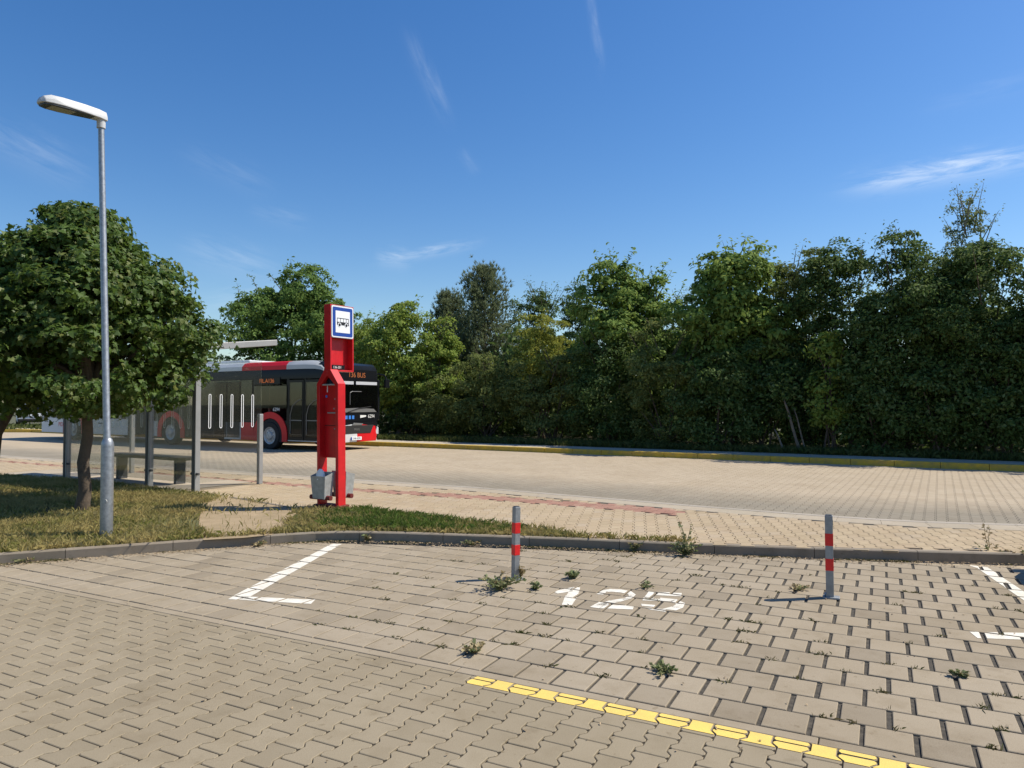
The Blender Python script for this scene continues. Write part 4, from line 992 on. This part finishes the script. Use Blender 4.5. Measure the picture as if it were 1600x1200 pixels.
# ------------------------------------------------------------------ bus shelter
def shelter():
    # local: x along the road from the right-hand back corner to the left (negative), y towards the road
    b = G(306, 768, KZ); t = thing('bus_shelter', 'glass bus shelter with grey posts and flat roof behind the maple trunk', 'bus shelter', b, ANG_RD)
    Ls, dep, H = 4.05, 1.33, 2.36
    def post(x, y, w, d, h, m=M['post_grey'], nm='post'): return MB().box((x, y, h/2), (w, d, h)).build(nm, m, t, bevel=.008)
    for x in (0, -1.32, -Ls):
        p = post(x, 0, .085, .10, H)
        MB().box((x-.012, -.056, H/2), (.05, .014, H-.02)).build('dark_rail', M['dark_post'], p)
        MB().tube([(x-.1, -.02, .3), (x+.1, -.02, .3)], .022, 10).build('bracket', M['dark_post'], p)
    post(0, dep, .075, .085, 1.3, nm='end_post'); post(-Ls, dep, .075, .085, H-.05, nm='end_post')
    def pane(p0, p1, z0, z1):
        a, c = Vector(p0), Vector(p1); d = (c-a).normalized(); n = Vector((-d.y, d.x))*.005
        v = [(a.x-n.x, a.y-n.y), (c.x-n.x, c.y-n.y), (c.x+n.x, c.y+n.y), (a.x+n.x, a.y+n.y)]
        return MB().prism(v, 'z', z0, z1).build('glass_pane', M['glass'], t)
    def etch(pn, p0, p1, us, z0, z1, w=.052, lw=.011):
        a, c = Vector(p0), Vector(p1); d = (c-a).normalized(); nn = Vector((-d.y, d.x)); m = MB()
        for u in us:
            r = w/2; outer, inner = [], []
            for k in range(9): an = math.pi*k/8; outer.append((math.cos(an)*r, z1-r+math.sin(an)*r)); inner.append((math.cos(an)*(r-lw), z1-r+math.sin(an)*(r-lw)))
            for k in range(9): an = math.pi+math.pi*k/8; outer.append((math.cos(an)*r, z0+r+math.sin(an)*r)); inner.append((math.cos(an)*(r-lw), z0+r+math.sin(an)*(r-lw)))
            n = len(outer); f = lambda p: (a.x+d.x*(u+p[0])-nn.x*.008, a.y+d.y*(u+p[0])-nn.y*.008, p[1])
            m.add([f(p) for p in outer]+[f(p) for p in inner], [(i, (i+1) % n, n+(i+1) % n, n+i) for i in range(n)])
        m.build('printed_loops', M['etch'], pn)
    g = pane((.0, .06), (.0, dep+.02), .14, 2.28); etch(g, (0, .06), (0, dep), [.19+.225*k for k in range(5)], 1.06, 1.66)
    g = pane((-1.26, 0), (-.06, 0), .14, 2.28); etch(g, (-1.26, 0), (-.06, 0), [.15+.225*k for k in range(5)], 1.06, 1.66)
    g = pane((-2.62, 0), (-1.38, 0), .14, 2.28); etch(g, (-2.62, 0), (-1.38, 0), [.15+.225*k for k in range(5)], 1.06, 1.66)
    g = pane((-Ls+.06, 0), (-2.66, 0), .14, 2.28); etch(g, (-Ls+.06, 0), (-2.66, 0), [.15+.225*k for k in range(5)], 1.06, 1.66)
    pane((-Ls, .06), (-Ls, dep-.04), .14, 2.25)
    # roof: a thin slab rising towards the road
    x0, x1 = -Ls-.15, .1; ys = (-.12, dep+.3); zs = (H+.02, H+.235)
    MB().prism([(ys[0], zs[0]), (ys[1], zs[1]), (ys[1], zs[1]+.11), (ys[0], zs[0]+.12)], 'x', x0, x1).build('roof', M['roof_grey'], t, bevel=.01)
    # bench inside
    by = .55; bo = thing('bench', 'dark board bench inside the glass bus shelter', 'bench', b+Vector((D.x*-2.2+NRM.x*by, D.y*-2.2+NRM.y*by, 0)), ANG_RD)
    m = MB(); ln, wd = 2.55, .38
    m.prism([(-ln/2, -wd/2), (ln/2-.12, -wd/2), (ln/2-.03, -wd/4), (ln/2, 0), (ln/2-.03, wd/4), (ln/2-.12, wd/2), (-ln/2, wd/2)], 'z', .45, .51); m.build('seat', M['bench'], bo, bevel=.008)
    for x in (-.9, .95): MB().box((x, 0, .23), (.07, .2, .46)).build('leg', M['dark_post'], bo, bevel=.006)
shelter()

# ------------------------------------------------------------------ vehicles
def wheel(parent, c, side, r=.48, w=.28, nm='wheel'):
    ax = (0, side, 0); T = MB().wheel_ring(c, ax, [(-w/2, r*.62), (-w/2, r*.95), (-w/2+.03, r), (w/2-.03, r), (w/2, r*.95), (w/2, r*.62), (w/2-.05, r*.6)], 36).build('wheel', M['rubber'], parent, smooth=True)
    m = MB(); m.wheel_ring(c, ax, [(w/2-.06, r*.62), (w/2+.002, r*.62), (w/2-.004, r*.56), (w/2-.028, r*.5), (w/2-.024, r*.3), (w/2+.02, r*.25), (w/2+.03, r*.12), (w/2+.03, .01)], 32)
    for k in range(10): a = k*.6283; m.tube([(c[0]+math.cos(a)*r*.36, c[1]+side*(w/2-.03), c[2]+math.sin(a)*r*.36), (c[0]+math.cos(a)*r*.36, c[1]+side*(w/2+.004), c[2]+math.sin(a)*r*.36)], .018, 6)
    m.build('rim', M['rim'], T, smooth=True); return T

def bus():
    QB = 17.1; p0 = at_q(513, QB); o = p0+Vector((NRM.x, NRM.y, 0))*1.275
    t = thing('articulated_bus', 'red, white and black articulated city bus waiting at the yellow kerb', 'bus', o, ANG_RD)
    # local: x forward (front at 0), camera side is y = -1.275
    W2, ZR, ZB = 1.275, 3.0, .30
    def s_at(px): p = at_q(px, QB)-p0; return p.x*D.x+p.y*D.y
    wheels = [-2.75, s_at(268), -15.2]
    joint = -10.6
    def section(x, w=W2, z0=ZB, z1=ZR, r=.16): 
        return [(x, -w, z0), (x, -w, z1-r*1.6), (x, -w+r*.25, z1-r*.6), (x, -w+r, z1), (x, w-r, z1), (x, w-r*.25, z1-r*.6), (x, w, z1-r*1.6), (x, w, z0)]
    ZS, ZT = 1.0, 2.43                                   # window sill and head
    def low(x, w=W2, z0=ZB): return [(x, -w, z0), (x, -w, ZS), (x, w, ZS), (x, w, z0)]
    def high(x, w=W2, z1=ZR, r=.16): return [(x, -w, ZT), (x, -w, z1-r*1.6), (x, -w+r*.25, z1-r*.6), (x, -w+r, z1), (x, w-r, z1), (x, w-r*.25, z1-r*.6), (x, w, z1-r*1.6), (x, w, ZT)]
    body = MB().loft([low(joint+.55), low(-.42), low(-.18, W2-.02), low(-.05, W2-.11, .34), low(0, W2-.24, .42)]).build('lower_body', M['black'], t, smooth=True, angle=25)
    MB().loft([high(joint+.55), high(-.42), high(-.18, W2-.02, 2.97, .17), high(-.05, W2-.11, 2.9, .2), high(0, W2-.24, 2.8, .24)]).build('roof', M['black'], t, smooth=True, angle=25)
    MB().loft([section(-17.95, W2-.06, .4), section(-17.8), section(joint-.55)]).build('rear_body', M['black'], t, smooth=True, angle=25)
    for yy in (-W2+.05, W2-.05):
        for x, w_ in ((-.3, .1), (-1.1, .08), (-1.92, .12), (-3.66, .1), (-5.2, .1), (-6.7, .1), (-8.4, .1), (-9.95, .12)):
            MB().box((x, yy, (ZS+ZT)/2), (w_, .06, ZT-ZS)).build('pillar', M['black'], t)
    for yy in (-1.19, 1.19): MB().box((-.1, yy, (ZS+ZT)/2), (.2, .12, ZT-ZS)).build('front_pillar', M['black'], t, bevel=.03)
    MB().box((-.35, .35, 1.05), (.5, 1.3, .5)).build('driver_desk', M['rubber'], t, bevel=.05)
    MB().box((-1.15, .75, 1.35), (.12, .5, .8)).build('driver_seat', M['seat_cloth'], t, bevel=.05)
    MB().box((-1.9, .62, 1.6), (.05, 1.1, 1.5)).build('cab_wall', M['trim_grey'], t)
    for k in range(8):
        x = -2.9-k*.85
        for yy in (-.82, .82):
            m = MB(); m.box((x, yy, 1.32), (.1, .82, .66)); m.box((x+.22, yy, 1.03), (.44, .82, .1)); m.build('passenger_seat', M['seat_cloth'], t, bevel=.03)
    for x in (-2.1, -3.9, -5.6, -7.3, -9.0):
        MB().tube([(x, -.35, ZS-.1), (x, -.35, ZT)], .018, 8).build('grab_pole', M['grab_yellow'], t, smooth=True)
    wf = lambda x0, x1: MB().box(((x0+x1)/2, W2-.01, (ZS+ZT)/2), (x1-x0-.06, .012, ZT-ZS)).build('side_window', M['bus_glass'], t)
    for x0, x1 in ((-1.9, -.34), (-3.62, -1.96), (-5.2, -3.7), (-6.7, -5.2), (-8.4, -6.7), (-9.9, -8.4)): wf(x0, x1)
    rings = []
    for k in range(15): x = joint-.55+1.1*k/14; rings.append(section(x, W2-(.05 if k % 2 else .11), .36, ZR-(.04 if k % 2 else .1)))
    MB().loft(rings).build('bellows', M['rubber'], t)
    Y = -W2
    # roof cover along the side edge, in its colour segments, rounded down at the front
    def cover(x0, x1, m, nose=False):
        prof = lambda s, dz=0: [(-W2-.02, 2.76+dz), (-W2-.012, 2.90+dz), (-W2+.1, 3.02+dz*.5), (-W2+.3, 3.06), (-W2+.42, 2.9), (-W2+.2, 2.74)]
        st = [(x0, 1, 0), (x1, 1, 0)] if not nose else [(x0, 1, 0), (x0+(x1-x0)*.5, 1, 0), (x0+(x1-x0)*.78, .92, -.02), (x0+(x1-x0)*.93, .8, -.07), (x1, .55, -.12)]
        rings = []
        for (x, s, dz) in st: rings.append([(x, y, 2.74+(z-2.74)*s+dz*.6) for y, z in prof(s)])
        MB().loft(rings).build('roof_cover', m, t, smooth=True, angle=35)
    a, c = s_at(447.5), s_at(378)
    cover(a+.005, -.22, M['bus_grey'], True); cover(c+.005, a-.005, M['bus_red']); cover(joint+.6, c-.005, M['bus_white'])
    cover(-17.7, joint-.6, M['bus_white'])
    MB().box((s_at(365)-1.0, 0, 3.06), (2.6, 1.7, .24)).build('air_conditioner', M['bus_white'], t, bevel=.06, seg=3)
    MB().box((-14, 0, 3.04), (4.6, 1.8, .2)).build('roof_unit', M['bus_white'], t, bevel=.06, seg=3)
    # lower skirt panels (camera side and far side), coloured
    def panel(x0, x1, z0, z1, m, y=Y, nm='skirt_panel'): return MB().box(((x0+x1)/2, y, (z0+z1)/2), (x1-x0-.012, .03, z1-z0)).build(nm, m, t, bevel=.008)
    wa = [.78]*3
    # red arches
    for i, w in enumerate(wheels):
        poly = []; ri, ro = .60, .83
        for k in range(17): an = math.pi*k/16; poly.append((w+math.cos(an)*ro*1.02, .52+math.sin(an)*ro*.94))
        poly.append((w-ro*1.02, ZB-.02)); poly.append((w-ri, ZB-.02))
        for k in range(17): an = math.pi-math.pi*k/16; poly.append((w+math.cos(an)*ri, .48+math.sin(an)*ri))
        poly += [(w+ri, ZB-.02), (w+ro*1.02, ZB-.02)]
        if i == 0: poly[-1] = (w+ro*1.02+.02, ZB-.02)
        # split into a strip of quads so that the ring is clean
        O = [(w+ro*1.02, ZB-.02)]+[(w+math.cos(math.pi*k/20)*ro*1.02, .52+math.sin(math.pi*k/20)*ro*.94) for k in range(21)]+[(w-ro*1.02, ZB-.02)]
        I = [(w+ri, ZB-.02)]+[(w+math.cos(math.pi*k/20)*ri, .48+math.sin(math.pi*k/20)*ri) for k in range(21)]+[(w-ri, ZB-.02)]
        n = len(O)
        for yy, d in ((Y, -.03), (-Y, .03)):
            m = MB(); m.add([(p[0], yy+d, p[1]) for p in O]+[(p[0], yy+d, p[1]) for p in I]+[(p[0], yy-d*.3, p[1]) for p in O]+[(p[0], yy-d*.3, p[1]) for p in I],
                  [(k, k+1, n+k+1, n+k) for k in range(n-1)]+[(k, 2*n+k, 2*n+k+1, k+1) for k in range(n-1)]+[(n+k, n+k+1, 3*n+k+1, 3*n+k) for k in range(n-1)])
            m.build('wheel_arch', M['bus_red'], t)
        d = MB(); d.prism([(w+math.cos(math.pi*k/16)*.585, .47+math.sin(math.pi*k/16)*.585) for k in range(17)]+[(w-.585, .26), (w+.585, .26)], 'y', Y-.008, Y+.004); d.build('wheel_well', M['rubber'], t)
        for sd_ in (-1, 1): wheel(t, (w, sd_*(W2-.10), .48), sd_, .48, .28)
    x1 = wheels[0]-.86; x2 = s_at(377); x3 = s_at(351); x4 = wheels[1]+.86
    panel(x2, x1, ZB, .92, M['bus_red']); panel(x3, x2, ZB, .92, M['bus_grey'])
    panel(x4, x3, ZB, .6, M['black'])
    panel(joint+.6, wheels[1]-.86, ZB, .9, M['bus_grey'])
    for (q0, q1, mm) in ((-14.3, joint-.6, M['bus_white']), (-17.9, -16.1, M['bus_white'])): panel(q0, q1, ZB, .95, mm)
    panel(-17.9, -17.0, .95, 2.7, M['bus_grey'], nm='engine_panel')
    tx = text_mesh('side_emblem', 'PID', .26, M['bus_red'], t, Matrix.Translation((s_at(96), Y-.018, .66)) @ Matrix.Rotation(R(90), 4, 'X'))
    # side windows: dark glass panes with thin dividers, a shade proud of the body
    def win(x0, x1, z0, z1): return MB().box(((x0+x1)/2, Y-.004, (z0+z1)/2), (x1-x0-.025, .012, z1-z0)).build('side_window', M['bus_glass'], t)
    xs = [-3.7, -5.2, -6.7, -8.4, -9.9]; top = 2.42
    win(-3.62, -1.95, 1.42, 2.2)
    for a_, b_ in zip(xs[1:], xs[:-1]): win(a_, b_, 1.0, top)
    for a_, b_ in zip([-12.9, -14.6, -16.2], [-11.3, -12.9, -14.6]): win(a_, b_, 1.0, top)
    # the pale band of things reflected in the side glass is left to the glass itself; interior handrails and seats show as pale bars
    st = MB()
    for x in (-2.15, -3.0): st.tube([(x, Y-.02, 1.5), (x, Y-.02, 2.15)], .012, 6)
    # side display
    dsp = MB().box((-2.93, Y-.012, 2.37), (1.32, .03, .24)).build('side_display', M['black'], t, bevel=.006)
    text_mesh('display_text', 'FIL.A136', .2, M['led'], dsp, Matrix.Translation((-2.93, Y-.03, 2.37)) @ Matrix.Rotation(R(90), 4, 'X'), xs=1.05)
    text_mesh('fleet_number', '6294', .17, M['text_white'], t, Matrix.Translation((-2.45, Y-.02, 1.38)) @ Matrix.Rotation(R(90), 4, 'X'))
    # front door: two glazed leaves with pale rails
    for (x0, x1) in ((-1.85, -1.12), (-1.08, -.36)):
        xm, w_ = (x0+x1)/2, x1-x0
        m = MB()
        for bx_ in ((x0+.04, .08), (x1-.04, .08)): m.box((bx_[0], Y-.008, 1.37), (bx_[1], .03, 2.04))
        m.box((xm, Y-.008, 2.35), (w_-.16, .03, .08)); m.box((xm, Y-.008, .41), (w_-.16, .03, .12))
        dr = m.build('door', M['black'], t)
        MB().box(((x0+x1)/2, Y-.026, 1.38), (x1-x0-.13, .012, 1.86)).build('door_glass', M['bus_glass'], dr, bevel=.004)
        xr = x0+.12
        MB().tube([(xr, Y-.045, .55), (xr, Y-.045, 1.2), (xr+.1, Y-.045, 1.5), (xr+.35, Y-.045, 1.68), (x1-.1, Y-.045, 1.72)], .012, 6).build('handrail', M['trim_grey'], dr)
        MB().box(((x0+x1)/2, Y-.03, 1.02), (x1-x0-.16, .008, .03)).build('glass_bar', M['trim_grey'], dr)
    MB().box((-1.1, Y-.012, .33), (1.52, .03, .03)).build('door_sill', M['bus_grey'], t)
    dr = MB()
    # middle door
    for (x0, x1) in ((-5.75, -5.05), (-5.03, -4.33)): MB().box(((x0+x1)/2, Y-.02, 1.37), (x1-x0-.02, .03, 2.0)).build('door', M['bus_glass'], t, bevel=.01)
    # mirror by the door
    mr = MB(); mr.tube([(-.2, Y-.02, 2.62), (-.02, Y-.16, 2.6), (.12, Y-.2, 2.45)], .03, 8); mr.box((.13, Y-.2, 2.2), (.1, .24, .42)); mr.build('mirror', M['black'], t, bevel=.03)
    mr2 = MB(); mr2.tube([(-.2, W2-.05, 2.66), (.1, W2+.1, 2.6), (.16, W2+.14, 2.45)], .03, 8); mr2.box((.17, W2+.14, 2.3), (.09, .22, .3)); mr2.build('mirror', M['black'], t, bevel=.03)
    # ---- front face
    def fpoly(pts, x0, x1): return MB().prism(pts, 'x', x0, x1)
    fpoly([(-1.1, ZS-.02), (1.1, ZS-.02), (1.13, 1.29), (-1.13, 1.29)], -.05, .008).build('front_mask', M['black'], t)
    fpoly([(-1.1, 2.35), (1.1, 2.35), (1.1, 2.45), (-1.1, 2.45)], -.05, .008).build('front_header', M['black'], t)
    ws = [(-1.13, 1.28), (1.13, 1.28), (1.10, 2.36), (-1.10, 2.36)]
    fpoly(ws, .004, .014).build('windscreen', M['bus_glass'], t)
    fpoly([(-1.05, 2.24), (-.12, 2.24), (-.12, 2.345), (-1.05, 2.345)], .0145, .02).build('sun_blind', M['headlamp'], t)
    fpoly([(.0, 2.24), (1.06, 2.24), (1.06, 2.345), (.0, 2.345)], .0145, .02).build('sun_blind', M['headlamp'], t)
    fpoly([(-1.05, 1.29), (1.05, 1.29), (.9, 1.40), (.1, 1.44), (-.6, 1.42)], .0145, .018).build('dashboard', M['trim_grey'], t)
    MB().tube([(.03, -.4, 1.3), (.03, .1, 1.42), (.03, .75, 1.48)], .012, 6).build('wiper', M['rubber'], t)
    MB().tube([(.03, -.3, 1.55), (.03, -.3, 1.95), (.03, -.2, 2.0), (.03, .25, 2.0)], .01, 6).build('cab_rail', M['trim_grey'], t)
    fd = fpoly([(-1.06, 2.42), (1.06, 2.42), (1.02, 2.76), (-1.02, 2.76)], -.02, .012).build('front_display', M['black'], t, bevel=.01)
    text_mesh('display_text', '136 BUS', .24, M['led'], fd, Matrix.Translation((.0145, .05, 2.56)) @ Matrix.Rotation(R(90), 4, 'Z') @ Matrix.Rotation(R(90), 4, 'X'))
    for s in (-1, 1): MB().tube([(-.06, s*1.205, 1.2), (-.08, s*1.20, 1.9), (-.12, s*1.18, 2.6)], .022, 8).build('corner_strip', M['bus_white'], t)
    # lower front: white left half, red right half, corners white
    MB().loft([[(x, y, z) for x, z in ((-.14+dx, 1.0), (-.02+dx, 1.0), (.03+dx, .5), (.0+dx, .28), (-.14+dx, .28))] for y, dx in ((-1.22, -.1), (-1.05, 0), (.05, .01))]).build('front_panel', M['bus_white'], t, smooth=True)
    MB().loft([[(x, y, z) for x, z in ((-.14+dx, 1.0), (-.02+dx, 1.0), (.03+dx, .5), (.0+dx, .28), (-.14+dx, .28))] for y, dx in ((.055, .01), (1.0, 0), (1.08, -.03))]).build('front_panel', M['bus_red'], t, smooth=True)
    MB().loft([[(x, y, z) for x, z in ((-.2+dx, 1.25), (-.04+dx, 1.12), (.02+dx, .5), (.0+dx, .28), (-.2+dx, .28))] for y, dx in ((1.085, -.03), (1.2, -.1), (1.29, -.26))]).build('corner_panel', M['bus_white'], t, smooth=True)
    fpoly([(-1.0, .56), (.72, .56), (.88, .84), (-1.0, .84)], .0, .045).build('grille', M['rubber'], t, bevel=.01)
    fpoly([(-.2, .84), (.25, .84), (.35, .90), (-.12, .93)], .01, .05).build('emblem', M['trim_grey'], t, bevel=.01)
    text_mesh('grille_text', 'MAN', .12, M['trim_grey'], t, Matrix.Translation((.05, .02, .7)) @ Matrix.Rotation(R(90), 4, 'Z') @ Matrix.Rotation(R(90), 4, 'X'))
    fpoly([(.98, .52), (1.17, .50), (1.17, .74), (1.10, .78)], -.12, .01).build('headlight', M['headlamp'], t, bevel=.012)
    fpoly([(-1.15, .52), (-.98, .50), (-1.08, .78), (-1.15, .74)], -.12, .01).build('headlight', M['headlamp'], t, bevel=.012)
    pl = fpoly([(-.26, .34), (.26, .34), (.26, .45), (-.26, .45)], .03, .048).build('licence_plate', M['sign_white'], t)
    fpoly([(-.26, .34), (-.21, .34), (-.21, .45), (-.26, .45)], .0485, .05).build('plate_band', M['sign_blue'], pl)
    text_mesh('plate_text', '3AB 6294', .09, M['ink'], pl, Matrix.Translation((.05, .02, .395)) @ Matrix.Rotation(R(90), 4, 'Z') @ Matrix.Rotation(R(90), 4, 'X'))
    text_mesh('fleet_number', '6294', .17, M['text_white'], t, Matrix.Translation((.012, .78, 1.14)) @ Matrix.Rotation(R(90), 4, 'Z') @ Matrix.Rotation(R(90), 4, 'X'))
    fpoly([(.22, 1.09), (.5, 1.13), (.52, 1.18), (.22, 1.19)], -.02, .016).build('operator_badge', M['text_white'], t)
    for k in range(3): ic = fpoly([(-.5+k*.16, 1.06), (-.4+k*.16, 1.06), (-.4+k*.16, 1.18), (-.5+k*.16, 1.18)], -.02, .016).build('pictogram', M['icon_blue'], t)
    MB().box((-.4, 0, .33), (.6, 2.3, .12)).build('underbody', M['rubber'], t)
    MB().box((-5.5, 0, .38), (9, 2.2, .2)).build('underbody', M['rubber'], t)
    return t
bus()

def car(loc, rz, paint_, label, lights=True, plate=''):
    """hatchback SUV: lofted body with cut-in glass house, x forward, rear at x = 0"""
    t = thing('parked_car', label, 'car', loc, rz, 'parked cars')
    L, W2 = 4.3, .9
    st = [(0.0, .74, .42, .92), (.1, .86, .32, 1.0), (.5, W2, .27, 1.02), (1.4, W2, .24, .99), (2.6, W2, .24, .96), (3.4, W2-.01, .25, .90), (3.95, .84, .28, .80), (4.2, .72, .34, .68), (4.3, .55, .4, .58)]
    rings = [[(x, -w*.93, z0), (x, -w, z0+.2), (x, -w, z1-.14), (x, -w*.93, z1), (x, w*.93, z1), (x, w, z1-.14), (x, w, z0+.2), (x, w*.93, z0)] for x, w, z0, z1 in st]
    body = MB().loft(rings).build('body', paint_, t, smooth=True, bevel=.02, angle=50)
    roof = [(.16, .70, .98), (.42, .66, 1.36), (.7, .64, 1.46), (1.5, .64, 1.50), (2.1, .63, 1.45), (2.75, .70, 1.02), (3.0, .74, .94)]
    gr = [[(x, -w-.08, .93), (x, -w, z-.05 if z > 1.05 else z), (x, -w*.86, z), (x, w*.86, z), (x, w, z-.05 if z > 1.05 else z), (x, w+.08, .93)] for x, w, z in roof]
    MB().loft(gr).build('cabin', paint_, t, smooth=True, bevel=.015, angle=50)
    for s in (-1, 1):
        MB().add([(.62, s*.79, 1.03), (1.62, s*.79, 1.03), (1.62, s*.69, 1.40), (.8, s*.69, 1.38)], [(0, 1, 2, 3)]).build('side_window', M['car_glass'], t)
        MB().add([(1.70, s*.79, 1.03), (2.6, s*.79, 1.02), (2.1, s*.69, 1.38), (1.70, s*.69, 1.40)], [(0, 1, 2, 3)]).build('side_window', M['car_glass'], t)
        MB().loft([[(x, s*y, z) for y, z in ((.60, .78), (.80, .76), (.78, .96), (.60, .96))] for x in (-.012, .1)]).build('tail_light', M['lens_red'], t, bevel=.01)
        MB().loft([[(x, s*y, z) for y, z in ((.52, .56), (.78, .58), (.76, .70), (.52, .67))] for x in (4.22-.1, 4.25)]).build('headlight', M['headlamp'], t, bevel=.01)
        for x in (.85, 3.45):
            MB().prism([(x+math.cos(math.pi*k/14)*.4, .33+math.sin(math.pi*k/14)*.4) for k in range(15)], 'y', s*(W2-.02), s*(W2+.006)).build('wheel_arch', M['rubber'], t)
            wheel(t, (x, s*(W2-.09), .33), s, .33, .21)
        m = MB(); m.box((2.35, s*1.0, 1.03), (.13, .2, .15)); m.build('mirror', paint_, t, bevel=.04, seg=3)
    MB().add([(.17, -.66, 1.02), (.17, .66, 1.02), (.40, .58, 1.34), (.40, -.58, 1.34)], [(0, 1, 2, 3)]).build('rear_window', M['car_glass'], t, loc=(-.03, 0, .02))
    MB().add([(2.84, -.66, 1.0), (2.84, .66, 1.0), (2.16, .58, 1.42), (2.16, -.58, 1.42)], [(0, 1, 2, 3)]).build('windscreen', M['car_glass'], t, loc=(.03, 0, .02))
    MB().box((-.01, 0, .42), (.16, 1.5, .18)).build('bumper', M['rubber'], t, bevel=.04)
    p = MB().box((-.02, 0, .72), (.02, .5, .11)).build('licence_plate', M['sign_white'], t)
    return t
cw = G(52, 668, 0); car((cw.x-.2, cw.y+.1, .06), R(118), M['car_white'], 'white car parked beyond the rear of the bus at the far left')
car((5.27, 2.72, 0), R(79), M['car_dark'], 'dark car parked in the next bay, its mirror shadow touching the right edge')
def left_strip():
    pts = [G(-60, 674.5), G(75, 674.8), G(75, 668), G(-60, 668)]
    sheet('far_verge', [(p.x, p.y) for p in pts], .03, M['turf'])
    P = sample_poly([(p.x, p.y) for p in pts], 1500); blades('far_verge_grass', np.c_[P, np.full(len(P), .02)], .3, .06, M['dim_grass'], .6)
    p0, p1 = G(-60, 675), G(75, 675.3)
    kerb_stones('far_verge_kerb', [Vector((p0.x, p0.y, 0)), Vector((p1.x, p1.y, 0))], .2, -.02, .13, M['kerb_yellow'], sub=1)
left_strip()
